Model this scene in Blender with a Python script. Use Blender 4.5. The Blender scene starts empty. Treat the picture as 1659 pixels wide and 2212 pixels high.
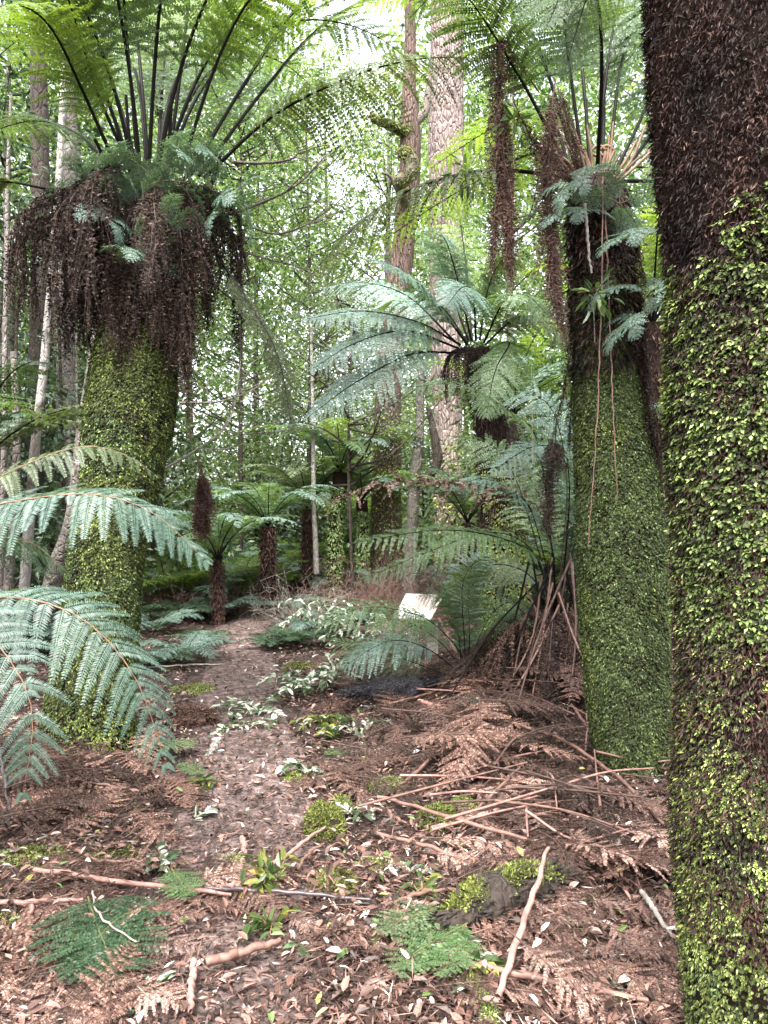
import bpy, math, random
import numpy as np
from mathutils import Vector
rng = np.random.default_rng(7)
random.seed(7)
R = math.radians
sc = bpy.context.scene
col = sc.collection

# ------------------------------------------------------------------ camera frame
F = 1661.0; CU = 829.5; CV = 1106.0; H = 1.55
def P(u, v, Y):
    return np.array([(u - CU) / F * Y, Y, H - (v - CV) / F * Y])
def PP(pts):
    return np.array([P(*p) for p in pts])

# ------------------------------------------------------------------ maths helpers
def unit(a):
    return a / np.maximum(np.linalg.norm(a, axis=-1, keepdims=True), 1e-9)
def _h(ix, iy, iz, seed):
    n = (ix * 374761393 + iy * 668265263 + iz * 2147483647 + seed * 974711) & 0xffffffff
    n = ((n ^ (n >> 13)) * 1274126177) & 0xffffffff
    n = n ^ (n >> 16)
    return (n & 0xffff) / 65535.0
def vnoise(p, seed=0):
    p = np.asarray(p, float)
    i = np.floor(p).astype(np.int64); f = p - i; f = f * f * (3 - 2 * f)
    r = 0
    for dx in (0, 1):
        wx = f[..., 0] if dx else 1 - f[..., 0]
        for dy in (0, 1):
            wy = f[..., 1] if dy else 1 - f[..., 1]
            for dz in (0, 1):
                wz = f[..., 2] if dz else 1 - f[..., 2]
                r = r + wx * wy * wz * _h(i[..., 0] + dx, i[..., 1] + dy, i[..., 2] + dz, seed)
    return r * 2 - 1
def fbm(p, octv=3, seed=0):
    p = np.asarray(p, float); a = 1; s = 0; t = 0
    for k in range(octv):
        s = s + a * vnoise(p * 2 ** k, seed + k); t += a; a *= .5
    return s / t
def spline(ctrl, n):
    c = np.asarray(ctrl, float)
    if len(c) == 2:
        t = np.linspace(0, 1, n)[:, None]
        return c[0] * (1 - t) + c[1] * t
    e = np.vstack([2 * c[0] - c[1], c, 2 * c[-1] - c[-2]])
    out = []
    for k in range(len(c) - 1):
        p0, p1, p2, p3 = e[k], e[k + 1], e[k + 2], e[k + 3]
        t = np.linspace(0, 1, 24, endpoint=False)[:, None]
        out.append(.5 * (2 * p1 + (p2 - p0) * t + (2 * p0 - 5 * p1 + 4 * p2 - p3) * t ** 2 + (3 * p1 - p0 - 3 * p2 + p3) * t ** 3))
    o = np.vstack(out + [c[-1:]])
    d = np.r_[0, np.cumsum(np.linalg.norm(np.diff(o[:, :3], axis=0), axis=1))]
    q = np.linspace(0, d[-1], n)
    return np.stack([np.interp(q, d, o[:, k]) for k in range(o.shape[1])], 1)
def tangents(p):
    return unit(np.gradient(p, axis=0))

# ------------------------------------------------------------------ ground shape
PATH = np.array([[-.30, -8], [-.45, 0], [-.55, 2.0], [-.62, 2.7], [-.74, 4.0], [-1.02, 5.4], [-1.28, 6.6], [-1.62, 8.4], [-1.95, 10.2], [-1.75, 12.0], [-.9, 14.0], [.6, 16.5]])
def path_x(y):
    return np.interp(y, PATH[:, 1], PATH[:, 0])
def gh(x, y):
    x = np.asarray(x, float); y = np.asarray(y, float)
    p = np.stack([x, y, np.zeros_like(x)], -1)
    d = np.abs(x - path_x(y))
    k = np.clip((d - .35) / .5, 0, 1)
    far = np.clip((np.hypot(x, y) - 30) / 60, 0, 1)
    z = fbm(p * 1.9, 3, 3) * .045 * k + fbm(p * .45, 2, 9) * .06 * k
    z = z + .30 * np.exp(-(((x - 1.75) / .9) ** 2 + ((y - 6.6) / 1.0) ** 2)) + .08 * np.exp(-(((x - .7) / .6) ** 2 + ((y - 5.3) / .6) ** 2))
    z = z + .16 * np.exp(-(((x + 2.1) / .7) ** 2 + ((y - 4.9) / .9) ** 2))
    z = z + .25 * np.clip((np.abs(x) - 4) / 8, 0, 1) * (1 - far)
    return z + fbm(p * .01, 2, 4) * 4 * far
def G(u, v, dz=0.0):
    Y = H * F / max(v - CV, 40)
    for _ in range(12):
        x = (u - CU) / F * Y
        Y = .5 * Y + .5 * (H - float(gh(x, Y))) * F / max(v - CV, 40)
    x = (u - CU) / F * Y
    return np.array([x, Y, float(gh(x, Y)) + dz])

# ------------------------------------------------------------------ mesh builder (all quads)
class MB:
    def __init__(s): s.V = []; s.Q = []; s.M = []; s.S = []; s.n = 0
    def add(s, V, Q, mat=0, smooth=False):
        V = np.asarray(V, float).reshape(-1, 3); Q = np.asarray(Q, np.int64).reshape(-1, 4)
        s.V.append(V); s.Q.append(Q + s.n); s.n += len(V)
        s.M.append(np.full(len(Q), mat, np.int32)); s.S.append(np.full(len(Q), smooth, bool))
        return s
    def mesh(s, name, mats, off=(0, 0, 0)):
        V = (np.vstack(s.V) - np.asarray(off)).astype(np.float32); Q = np.vstack(s.Q).astype(np.int32)
        me = bpy.data.meshes.new(name)
        me.vertices.add(len(V)); me.vertices.foreach_set('co', V.ravel())
        me.loops.add(Q.size); me.loops.foreach_set('vertex_index', Q.ravel())
        me.polygons.add(len(Q)); me.polygons.foreach_set('loop_start', np.arange(0, Q.size, 4, dtype=np.int32))
        for m in (mats if isinstance(mats, (list, tuple)) else [mats]): me.materials.append(m)
        me.polygons.foreach_set('material_index', np.concatenate(s.M))
        me.polygons.foreach_set('use_smooth', np.concatenate(s.S))
        me.update(calc_edges=True)
        return me
    def build(s, name, mats, parent=None, loc=None):
        off = np.zeros(3)
        if parent is not None:
            q = parent
            while q is not None: off = off + np.array(q.location); q = q.parent
        elif loc is not None: off = np.asarray(loc, float)
        o = bpy.data.objects.new(name, s.mesh(name, mats, off)); col.objects.link(o)
        if parent is not None: o.parent = parent
        elif loc is not None: o.location = loc
        return o
def tag(o, label=None, cat=None, group=None, kind=None):
    if label: o['label'] = label
    if cat: o['category'] = cat
    if group: o['group'] = group
    if kind: o['kind'] = kind
    return o
def thing(name, label, cat, loc, group=None):
    o = bpy.data.objects.new(name, None); col.objects.link(o); o.location = tuple(loc)
    o.empty_display_size = .1
    return tag(o, label, cat, group)
def copy_tree(o, parent=None):
    c = o.copy(); col.objects.link(c)
    if parent is not None: c.parent = parent
    for ch in list(o.children): copy_tree(ch, c)
    return c

def tube(mb, ctrl, rad, na=8, nl=24, mat=0, bump=0.0, bs=8.0, seed=0, smooth=True, flat=1.0, ridges=0):
    p = spline(ctrl, nl); T = tangents(p)
    ref = np.array([0, 0, 1.0]) if abs(T[:, 2]).mean() < .8 else np.array([0, -1.0, 0])
    A = unit(np.cross(T, ref)); B = np.cross(A, T)
    r = np.interp(np.linspace(0, 1, nl), np.linspace(0, 1, len(rad)), rad)
    th = np.arange(na) / na * 2 * math.pi
    dirs = A[:, None] * np.cos(th)[None, :, None] + B[:, None] * np.sin(th)[None, :, None] * flat
    rr = np.repeat(r[:, None], na, 1)
    V = p[:, None] + dirs * rr[..., None]
    if bump:
        k = 1 + bump * fbm(V * bs, 3, seed)
        if ridges: k = k + .06 * np.sin(th * ridges + 3 * fbm(np.stack([p[:, 2] * 1.5, p[:, 0] * 0, p[:, 1] * 0], -1), 2, seed)[:, None])
        V = p[:, None] + dirs * (rr * k)[..., None]
    i = np.arange(nl - 1)[:, None]; j = np.arange(na)[None, :]; j2 = (j + 1) % na
    Q = np.stack([i * na + j, i * na + j2, (i + 1) * na + j2, (i + 1) * na + j], -1).reshape(-1, 4)
    mb.add(V, Q, mat, smooth)
    for e, rev in ((0, True), (nl - 1, False)):      # end caps, as fans of thin quads
        if r[e] > .012:
            c = np.vstack([V[e], p[e] + T[e] * (-.3 if e == 0 else .3) * r[e] * .3])
            qs = [[k, (k + 1) % na, na, na] for k in range(0, na)]
            qs = [[k, (k + 1) % na, (k + 2) % na, na] for k in range(0, na, 2)]
            mb.add(c, qs, mat, False)
    return p, T, r

def kites(P_, D, N, L, W, mid=.45, tip=0.0):
    D = unit(D); N = unit(N - (N * D).sum(-1, keepdims=True) * D); B = np.cross(N, D)
    L = np.asarray(L)[..., None]; W = np.asarray(W)[..., None]
    V = np.stack([P_, P_ + D * L * mid + B * W / 2, P_ + D * L - N * L * tip, P_ + D * L * mid - B * W / 2], -2)
    n = V.size // 12
    return V.reshape(-1, 3), np.arange(n * 4).reshape(-1, 4)
def leaves6(P_, D, N, L, W, fold=.25, curl=.1):
    D = unit(D); N = unit(N - (N * D).sum(-1, keepdims=True) * D); B = np.cross(N, D)
    L = np.asarray(L)[..., None]; W = np.asarray(W)[..., None]; up = N * W * fold
    V = np.stack([P_, P_ + D * L * .28 + B * W * .46 + up, P_ + D * L * .68 + B * W * .40 + up - N * L * curl * .4,
                  P_ + D * L - N * L * curl, P_ + D * L * .68 - B * W * .40 + up - N * L * curl * .4, P_ + D * L * .28 - B * W * .46 + up], -2)
    n = V.size // 18; b = np.arange(n)[:, None] * 6
    return V.reshape(-1, 3), np.concatenate([b + np.array([[0, 3, 2, 1]]), b + np.array([[0, 5, 4, 3]])])

# ------------------------------------------------------------------ the fern frond
def frond(mb, ctrl, side=None, n=28, m=18, t0=.18, plen=.32, pl=.04, alpha=24, droop=.22, vee=.05, jit=.06, rach=.008,
          mat=0, rmat=1, pw=.95, prof=(.55, .85), miss=0.0, pj=.25, roll=0.0, seed=None, face=None):
    g = np.random.default_rng(seed if seed is not None else rng.integers(1 << 30))
    ctrl = np.asarray(ctrl, float)
    sp = spline(ctrl, 48); T = tangents(sp)
    if side is None:
        a = sp[-1] - sp[0]; a[2] = 0
        if np.linalg.norm(a) < .05: a = np.array([.3, -1, 0])
        a = unit(a); side = np.array([a[1], -a[0], 0])
    side = np.asarray(side, float)
    S = unit(side - (T @ side)[:, None] * T); N = np.cross(S, T)
    if face: roll = -face if S[:, 1].mean() < 0 else face
    if roll:
        S, N = S * math.cos(roll) + N * math.sin(roll), N * math.cos(roll) - S * math.sin(roll)
    tt = np.linspace(0, 1, 48)
    ti = np.clip(np.linspace(t0, .992, n) + g.normal(0, .12 / n, n), t0, .995); tp = (ti - t0) / (1 - t0)
    I = lambda A: np.stack([np.interp(ti, tt, A[:, k]) for k in range(3)], 1)
    p, Ti, Si, Ni = I(sp), unit(I(T)), unit(I(S)), unit(I(N))
    w = (tp + .06) ** prof[0] * (1 - tp + .02) ** prof[1]; w = w / w.max()
    sg = np.array([1.0, -1.0])
    plen_i = plen * w[:, None] * (1 + g.normal(0, .05, (n, 2)))
    if miss: plen_i = plen_i * np.where(g.random((n, 2)) < miss, g.uniform(.05, .45, (n, 2)), 1)
    al = R(alpha) + .45 * tp ** 2
    D0 = (np.cos(al)[:, None, None] * sg[None, :, None] * Si[:, None] + np.sin(al)[:, None, None] * Ti[:, None] + vee * Ni[:, None] + g.normal(0, jit, (n, 2, 3)))
    D0 = unit(D0)
    grav = np.array([0, 0, -1.0])
    dr = droop * (1 + g.normal(0, .25, (n, 2)))
    q = (np.arange(m) + .7) / m
    X = p[:, None, None] + plen_i[..., None, None] * (D0[:, :, None] * q[None, None, :, None] + grav * (dr[..., None, None] * q[None, None, :, None] ** 2))
    Dq = unit(D0[:, :, None] + grav * 2 * dr[..., None, None] * q[None, None, :, None])
    Np = Ni[:, None, None] - (Ni[:, None, None] * Dq).sum(-1, keepdims=True) * Dq
    Np = unit(Np + g.normal(0, .08, (n, 2, 1, 3))); Bq = np.cross(Np, Dq)
    b = R(26)
    d = (sg[None, None, None, :, None] * Bq[:, :, :, None] * math.cos(b) + Dq[:, :, :, None] * math.sin(b)) + g.normal(0, pj * .35, (n, 2, m, 2, 3))
    d = d + grav * .12
    Lp = pl * (.3 + .7 * plen_i / plen)[..., None, None] * (1.02 - .72 * q ** 1.6)[None, None, :, None] * (1 + g.normal(0, .08, (n, 2, m, 2)))
    Wp = np.maximum(plen_i / m * pw, .002)[..., None, None] * np.ones((1, 1, m, 2))
    nn = np.repeat(Np[:, :, :, None], 2, 3) + g.normal(0, pj, (n, 2, m, 2, 3))
    XX = np.repeat(X[:, :, :, None], 2, 3)
    V, Q = kites(XX.reshape(-1, 3), d.reshape(-1, 3), nn.reshape(-1, 3), Lp.ravel(), Wp.ravel(), .38, .08)
    mb.add(V, Q, mat)
    # the midrib of each pinna
    qq = np.array([0, .5, .98])
    Xr = p[:, None, None] + plen_i[..., None, None] * (D0[:, :, None] * qq[None, None, :, None] + grav * (dr[..., None, None] * qq[None, None, :, None] ** 2))
    Br = Bq[:, :, [0, m // 2, m - 1]] * (rach * .28 * np.array([1, .8, .3]))[None, None, :, None]
    V = np.stack([Xr + Br, Xr - Br], 3).reshape(-1, 6, 3)
    base = np.arange(len(V))[:, None] * 6
    mb.add(V.reshape(-1, 3), np.concatenate([base + np.array([[0, 1, 3, 2]]), base + np.array([[2, 3, 5, 4]])]), mat)
    tube(mb, sp[::2], [rach, rach * .8, rach * .5, rach * .15], 5, 24, rmat)
def arch(base, az, L, e0, e1, p=1.3, n=12, wob=0.0):
    s = np.linspace(0, 1, n); e = R(e0) - (R(e0) - R(e1)) * s ** p; a = R(az) + wob * s
    d = np.stack([np.cos(e) * np.cos(a), np.cos(e) * np.sin(a), np.sin(e)], 1)
    q = np.cumsum(d, 0) * (L / n)
    return np.asarray(base) + np.vstack([[0, 0, 0], q])

# ------------------------------------------------------------------ materials
def newmat(name):
    m = bpy.data.materials.new(name); m.use_nodes = True
    nt = m.node_tree; nt.nodes.clear()
    return m, nt, nt.nodes.new('ShaderNodeOutputMaterial')
def ramp(nt, stops, interp='LINEAR'):
    r = nt.nodes.new('ShaderNodeValToRGB'); r.color_ramp.interpolation = interp
    e = r.color_ramp.elements
    while len(e) < len(stops): e.new(.5)
    for el, (pos, c) in zip(e, stops): el.position = pos; el.color = (*c, 1)
    return r
def leafmat(name, stops, trans=.3, rough=.45, spec=.5, tcol=None, interp='LINEAR', scale=2.2, var=.35, objvar=None):
    m, nt, out = newmat(name); N = nt.nodes; L = nt.links
    geo = N.new('ShaderNodeNewGeometry'); r = ramp(nt, stops, interp)
    L.new(geo.outputs['Random Per Island'], r.inputs[0])
    tc = N.new('ShaderNodeTexCoord'); no = N.new('ShaderNodeTexNoise'); no.inputs['Scale'].default_value = scale; no.inputs['Detail'].default_value = 3
    L.new(tc.outputs['Object'], no.inputs['Vector'])
    mr = N.new('ShaderNodeMapRange'); mr.inputs[1].default_value = .3; mr.inputs[2].default_value = .7; mr.inputs[3].default_value = 1 - var; mr.inputs[4].default_value = 1 + var
    L.new(no.outputs['Fac'], mr.inputs[0])
    hs = N.new('ShaderNodeHueSaturation'); L.new(r.outputs[0], hs.inputs['Color']); L.new(mr.outputs[0], hs.inputs['Value'])
    if objvar:
        oi = N.new('ShaderNodeObjectInfo'); m2 = N.new('ShaderNodeMapRange'); m2.inputs[3].default_value = objvar[0]; m2.inputs[4].default_value = objvar[1]
        L.new(oi.outputs['Random'], m2.inputs[0]); mu = N.new('ShaderNodeMath'); mu.operation = 'MULTIPLY'
        L.new(mr.outputs[0], mu.inputs[0]); L.new(m2.outputs[0], mu.inputs[1]); L.new(mu.outputs[0], hs.inputs['Value'])
    b = N.new('ShaderNodeBsdfPrincipled'); b.inputs['Roughness'].default_value = rough; b.inputs['Specular IOR Level'].default_value = spec
    L.new(hs.outputs[0], b.inputs['Base Color'])
    if trans > 0:
        t = N.new('ShaderNodeBsdfTranslucent')
        mx = N.new('ShaderNodeMix'); mx.data_type = 'RGBA'; mx.blend_type = 'MULTIPLY'; mx.inputs[0].default_value = 1
        L.new(hs.outputs[0], mx.inputs[6]); mx.inputs[7].default_value = (*(tcol or (1.7, 1.6, .7)), 1)
        L.new(mx.outputs[2], t.inputs['Color'])
        s = N.new('ShaderNodeMixShader'); s.inputs[0].default_value = trans
        L.new(b.outputs[0], s.inputs[1]); L.new(t.outputs[0], s.inputs[2]); L.new(s.outputs[0], out.inputs[0])
    else: L.new(b.outputs[0], out.inputs[0])
    return m
def barkmat(name, c0, c1, c2=None, scale=(9, 9, 2.5), bump=.6, rough=.85, patch=None, dist=.02):
    m, nt, out = newmat(name); N = nt.nodes; L = nt.links
    tc = N.new('ShaderNodeTexCoord'); mp = N.new('ShaderNodeMapping'); mp.inputs['Scale'].default_value = scale
    L.new(tc.outputs['Object'], mp.inputs[0])
    no = N.new('ShaderNodeTexNoise'); no.inputs['Scale'].default_value = 3; no.inputs['Detail'].default_value = 8; no.inputs['Roughness'].default_value = .65; no.inputs['Distortion'].default_value = .6
    L.new(mp.outputs[0], no.inputs[0])
    vo = N.new('ShaderNodeTexVoronoi'); vo.feature = 'DISTANCE_TO_EDGE'; vo.inputs['Scale'].default_value = 2.2
    L.new(mp.outputs[0], vo.inputs[0])
    r = ramp(nt, [(.3, c0), (.68, c1)]); L.new(no.outputs['Fac'], r.inputs[0])
    csock = r.outputs[0]
    if patch:
        n2 = N.new('ShaderNodeTexNoise'); n2.inputs['Scale'].default_value = patch[1]; n2.inputs['Detail'].default_value = 5
        L.new(tc.outputs['Object'], n2.inputs[0])
        r2 = ramp(nt, [(patch[2], (0, 0, 0)), (patch[2] + .1, (1, 1, 1))]); L.new(n2.outputs['Fac'], r2.inputs[0])
        mx = N.new('ShaderNodeMix'); mx.data_type = 'RGBA'; L.new(r2.outputs[0], mx.inputs[0]); L.new(csock, mx.inputs[6]); mx.inputs[7].default_value = (*patch[0], 1)
        csock = mx.outputs[2]
    b = N.new('ShaderNodeBsdfPrincipled'); b.inputs['Roughness'].default_value = rough; b.inputs['Specular IOR Level'].default_value = .3
    L.new(csock, b.inputs['Base Color'])
    ad = N.new('ShaderNodeMath'); ad.operation = 'ADD'; L.new(no.outputs['Fac'], ad.inputs[0])
    mr = N.new('ShaderNodeMapRange'); mr.inputs[2].default_value = .15; L.new(vo.outputs['Distance'], mr.inputs[0]); L.new(mr.outputs[0], ad.inputs[1])
    bu = N.new('ShaderNodeBump'); bu.inputs['Strength'].default_value = bump; bu.inputs['Distance'].default_value = dist
    L.new(ad.outputs[0], bu.inputs['Height']); L.new(bu.outputs[0], b.inputs['Normal'])
    L.new(b.outputs[0], out.inputs[0])
    return m
def plain(name, c, rough=.7, spec=.3):
    m, nt, out = newmat(name)
    b = nt.nodes.new('ShaderNodeBsdfPrincipled'); b.inputs['Roughness'].default_value = rough; b.inputs['Specular IOR Level'].default_value = spec
    no = nt.nodes.new('ShaderNodeTexNoise'); no.inputs['Scale'].default_value = 25; no.inputs['Detail'].default_value = 5
    tc = nt.nodes.new('ShaderNodeTexCoord'); nt.links.new(tc.outputs['Object'], no.inputs[0])
    r = ramp(nt, [(.3, tuple(x * .6 for x in c)), (.7, tuple(min(1, x * 1.35) for x in c))])
    nt.links.new(no.outputs['Fac'], r.inputs[0]); nt.links.new(r.outputs[0], b.inputs['Base Color'])
    nt.links.new(b.outputs[0], out.inputs[0])
    return m

M = {}
M['fern'] = leafmat('fern_leaf', [(0, (.048, .09, .035)), (.5, (.08, .138, .055)), (1, (.115, .175, .075))], .38, .42, .55)
M['fern_blue'] = leafmat('fern_leaf_sky_sheen', [(0, (.075, .125, .10)), (.5, (.115, .178, .148)), (1, (.16, .23, .195))], .28, .42, .5, (1.5, 1.6, .7))  # blue green leaf, lightened to paint the sky's reflection into its colour
M['fern_yellow'] = leafmat('fern_leaf_backlit', [(0, (.09, .16, .03)), (.5, (.13, .21, .045)), (1, (.18, .25, .07))], .5, .45, .5, (1.6, 1.5, .6))  # yellower fern copy with backlight put into its leaf colour
M['fern_dark'] = leafmat('fern_leaf_deep_shaded', [(0, (.020, .042, .020)), (.5, (.034, .064, .031)), (1, (.055, .09, .048))], .25, .42, .5)  # deep green leaf; also puts the shade of dark gaps into fern colour
M['fern_olive'] = leafmat('fern_leaf_olive', [(0, (.06, .09, .04)), (.5, (.09, .13, .06)), (1, (.13, .16, .085))], .3, .45, .6)
M['fern_dusk'] = leafmat('fern_leaf_dull', [(0, (.03, .04, .018)), (.5, (.055, .07, .03)), (1, (.085, .105, .05))], .3, .5, .4, var=.25)
M['stipe'] = plain('frond_stalk_black', (.006, .0045, .0035), .6, .15)
M['stipe_green'] = plain('frond_stalk_green', (.10, .10, .04), .5)
M['stipe_tan'] = plain('frond_stalk_tan', (.16, .10, .06), .5)
M['dead'] = leafmat('dead_frond_brown', [(0, (.012, .007, .0055)), (.5, (.025, .014, .011)), (.85, (.05, .029, .022)), (1, (.13, .085, .065))], .06, .7, .25, (1.5, 1, .7))
M['dead_red'] = leafmat('dead_frond_russet', [(0, (.045, .024, .018)), (.5, (.115, .06, .046)), (1, (.26, .16, .125))], .15, .6, .35, (1.4, 1, .8), objvar=(.35, 1.35))
M['dead_pink'] = leafmat('dead_frond_pinkish', [(0, (.10, .058, .046)), (.5, (.22, .128, .102)), (1, (.40, .275, .23))], .12, .55, .4, (1.3, 1, .8), objvar=(.5, 1.3))
M['dead_stipe'] = plain('dead_stalk', (.085, .05, .04), .6)
M['dead_mid'] = leafmat('dead_frond_dull', [(0, (.03, .015, .012)), (.5, (.065, .032, .025)), (.85, (.12, .065, .05)), (1, (.22, .135, .11))], .1, .65, .3, (1.4, 1, .8))
M['stick'] = plain('stick_brown', (.17, .095, .075), .55, .4)
M['stick_pink'] = plain('stick_pinkish', (.29, .16, .135), .5, .4)
M['stick_dark'] = plain('stick_dark', (.05, .035, .038), .4, .5)
M['stick_pale'] = plain('stick_pale', (.27, .24, .21), .7)
M['moss_deep'] = leafmat('moss_painted_shade', [(0, (.012, .016, .004)), (.6, (.035, .048, .012)), (1, (.075, .095, .024))], .15, .6, .3)  # dark copy of the moss, painting shade between the tufts as an inner layer
M['fern_near'] = leafmat('fern_leaf_near', [(0, (.052, .095, .072)), (.5, (.082, .138, .108)), (1, (.12, .18, .145))], .28, .42, .55, (1.5, 1.6, .7), var=.25)
M['moss'] = leafmat('moss_green', [(0, (.06, .085, .016)), (.3, (.16, .205, .045)), (.7, (.28, .34, .09)), (1, (.46, .51, .22))], .25, .55, .35, (1.5, 1.6, .5), scale=3.0, var=.45)
M['moss_cool'] = leafmat('filmy_fern_green', [(0, (.04, .065, .018)), (.35, (.115, .175, .05)), (.75, (.21, .295, .10)), (1, (.38, .46, .23))], .25, .45, .5, (1.5, 1.6, .6), scale=3.0, var=.35)
M['moss_bright'] = leafmat('moss_yellow_green', [(0, (.04, .05, .012)), (.5, (.115, .14, .03)), (1, (.26, .28, .085))], .2, .6, .3, scale=4)
M['ivy'] = leafmat('climbing_fern_green', [(0, (.04, .065, .016)), (.4, (.12, .175, .045)), (.8, (.24, .31, .095)), (1, (.42, .48, .22))], .28, .55, .35, (1.4, 1.5, .6), scale=3.5)
M['peat'] = plain('peaty_trunk', (.022, .012, .009), .9, .2)
M['fibre'] = leafmat('trunk_fibre', [(0, (.008, .004, .003)), (.5, (.026, .012, .009)), (.92, (.058, .028, .021)), (1, (.16, .10, .08))], 0, .7, .3, scale=7, var=.75)
M['euc'] = barkmat('flaky_pale_bark', (.14, .095, .085), (.36, .29, .265), scale=(7, 7, 2.2), bump=.9, patch=((.10, .07, .06), 5, .58), dist=.04)
M['euc_brown'] = barkmat('stringy_brown_bark', (.05, .032, .026), (.20, .13, .105), scale=(12, 12, 1.6), bump=1, dist=.04)
M['bark_grey'] = barkmat('grey_bark', (.055, .048, .04), (.17, .15, .13), scale=(8, 8, 4), patch=((.30, .30, .27), 7, .6))
M['bark_mottled'] = barkmat('mottled_bark', (.06, .05, .044), (.23, .20, .18), scale=(9, 9, 6), patch=((.36, .34, .31), 9, .62))
M['bark_white'] = barkmat('lichen_white_bark', (.16, .14, .125), (.42, .39, .37), scale=(10, 10, 5), bump=.4, patch=((.10, .085, .075), 6, .57))
M['bark_dark'] = barkmat('dark_bark', (.014, .011, .009), (.06, .045, .036), scale=(9, 9, 3))
M['branch'] = barkmat('branch_bark', (.07, .055, .045), (.20, .165, .14), scale=(14, 14, 14))
M['leaf'] = leafmat('broad_leaf', [(0, (.03, .062, .022)), (.5, (.07, .125, .042)), (.85, (.12, .185, .07)), (1, (.23, .28, .16))], .42, .36, .6, (1.45, 1.5, .8), scale=.6, var=.45)
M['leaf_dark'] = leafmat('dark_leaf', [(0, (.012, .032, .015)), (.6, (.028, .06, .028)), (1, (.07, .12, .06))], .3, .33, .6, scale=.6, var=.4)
M['leaf_pale'] = leafmat('leaf_painted_sun', [(0, (.08, .13, .04)), (.5, (.15, .21, .075)), (1, (.29, .34, .19))], .5, .4, .5, (1.35, 1.4, .85), scale=.35, var=.5)  # paler copy of the broad leaf, sunlight put into its colour
M['leaf_far'] = leafmat('far_leaf_hazed', [(0, (.07, .115, .045)), (.5, (.12, .175, .075)), (1, (.22, .28, .14))], .5, .5, .3, (1.5, 1.5, .8), scale=.12, var=.55)  # greyed green, distance haze painted into the leaf colour
M['leaf_grey'] = leafmat('grey_green_leaf', [(0, (.04, .065, .045)), (.6, (.09, .125, .09)), (1, (.18, .22, .17))], .3, .4, .6, scale=.8)
M['leaf_white'] = leafmat('silver_leaf_underside', [(0, (.05, .09, .04)), (.35, (.09, .14, .06)), (.4, (.40, .44, .36)), (1, (.62, .66, .58))], .2, .45, .5, (1, 1.1, .7), 'CONSTANT', var=.15)
M['leaf_lime'] = leafmat('yellowing_leaf', [(0, (.03, .06, .018)), (.55, (.075, .11, .025)), (.85, (.18, .19, .04)), (1, (.34, .31, .08))], .3, .35, .6)
M['litter'] = leafmat('fallen_leaf', [(0, (.035, .02, .015)), (.25, (.09, .05, .038)), (.48, (.17, .092, .072)), (.68, (.27, .155, .125)), (.84, (.42, .30, .27)), (.92, (.62, .58, .52)), (.955, (.11, .17, .05)), (.985, (.38, .36, .12))], .1, .5, .45, (1, .9, .7), 'CONSTANT', var=.3)
M['chips'] = leafmat('litter_fragment', [(0, (.02, .011, .009)), (.35, (.055, .03, .023)), (.6, (.12, .065, .05)), (.85, (.23, .135, .11)), (.965, (.45, .36, .31))], .05, .6, .4, (1, .9, .7), 'CONSTANT', var=.3)
M['char'] = barkmat('charred_wood', (.012, .011, .013), (.085, .08, .095), scale=(22, 22, 22), bump=1, rough=.45)
M['rotten'] = barkmat('rotten_wood', (.05, .025, .018), (.22, .125, .095), scale=(16, 16, 16), bump=1)
M['post'] = barkmat('weathered_timber', (.13, .11, .095), (.30, .265, .24), scale=(16, 16, 3), bump=.3)
M['metal'] = plain('dark_metal', (.03, .03, .032), .5, .5)
# ground and path
def groundmat(name, cols, scale):
    m, nt, out = newmat(name); N = nt.nodes; L = nt.links
    tc = N.new('ShaderNodeTexCoord')
    n1 = N.new('ShaderNodeTexNoise'); n1.inputs['Scale'].default_value = scale; n1.inputs['Detail'].default_value = 9; n1.inputs['Roughness'].default_value = .7
    n2 = N.new('ShaderNodeTexVoronoi'); n2.inputs['Scale'].default_value = scale * 6
    n3 = N.new('ShaderNodeTexNoise'); n3.inputs['Scale'].default_value = .9; n3.inputs['Detail'].default_value = 4
    for n in (n1, n2, n3): L.new(tc.outputs['Object'], n.inputs['Vector'])
    r = ramp(nt, [(.32, cols[0]), (.5, cols[1]), (.68, cols[2])]); L.new(n1.outputs['Fac'], r.inputs[0])
    mx = N.new('ShaderNodeMix'); mx.data_type = 'RGBA'; mx.blend_type = 'OVERLAY'; mx.inputs[0].default_value = .55
    L.new(r.outputs[0], mx.inputs[6]); L.new(n2.outputs['Distance'], mx.inputs[7])
    hs = N.new('ShaderNodeHueSaturation'); hs.inputs['Saturation'].default_value = .75
    mr = N.new('ShaderNodeMapRange'); mr.inputs[1].default_value = .3; mr.inputs[2].default_value = .7; mr.inputs[3].default_value = .6; mr.inputs[4].default_value = 1.3
    L.new(n3.outputs['Fac'], mr.inputs[0]); L.new(mr.outputs[0], hs.inputs['Value']); L.new(mx.outputs[2], hs.inputs['Color'])
    b = N.new('ShaderNodeBsdfPrincipled'); b.inputs['Roughness'].default_value = .85; b.inputs['Specular IOR Level'].default_value = .3
    L.new(hs.outputs[0], b.inputs['Base Color'])
    bu = N.new('ShaderNodeBump'); bu.inputs['Strength'].default_value = .8; bu.inputs['Distance'].default_value = .015
    L.new(n1.outputs['Fac'], bu.inputs['Height']); L.new(bu.outputs[0], b.inputs['Normal']); L.new(b.outputs[0], out.inputs[0])
    return m
M['ground'] = groundmat('forest_floor', [(.012, .007, .005), (.045, .026, .02), (.12, .07, .055)], 9)
M['path'] = groundmat('trodden_soil', [(.03, .018, .015), (.105, .063, .055), (.26, .17, .15)], 12)

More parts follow.
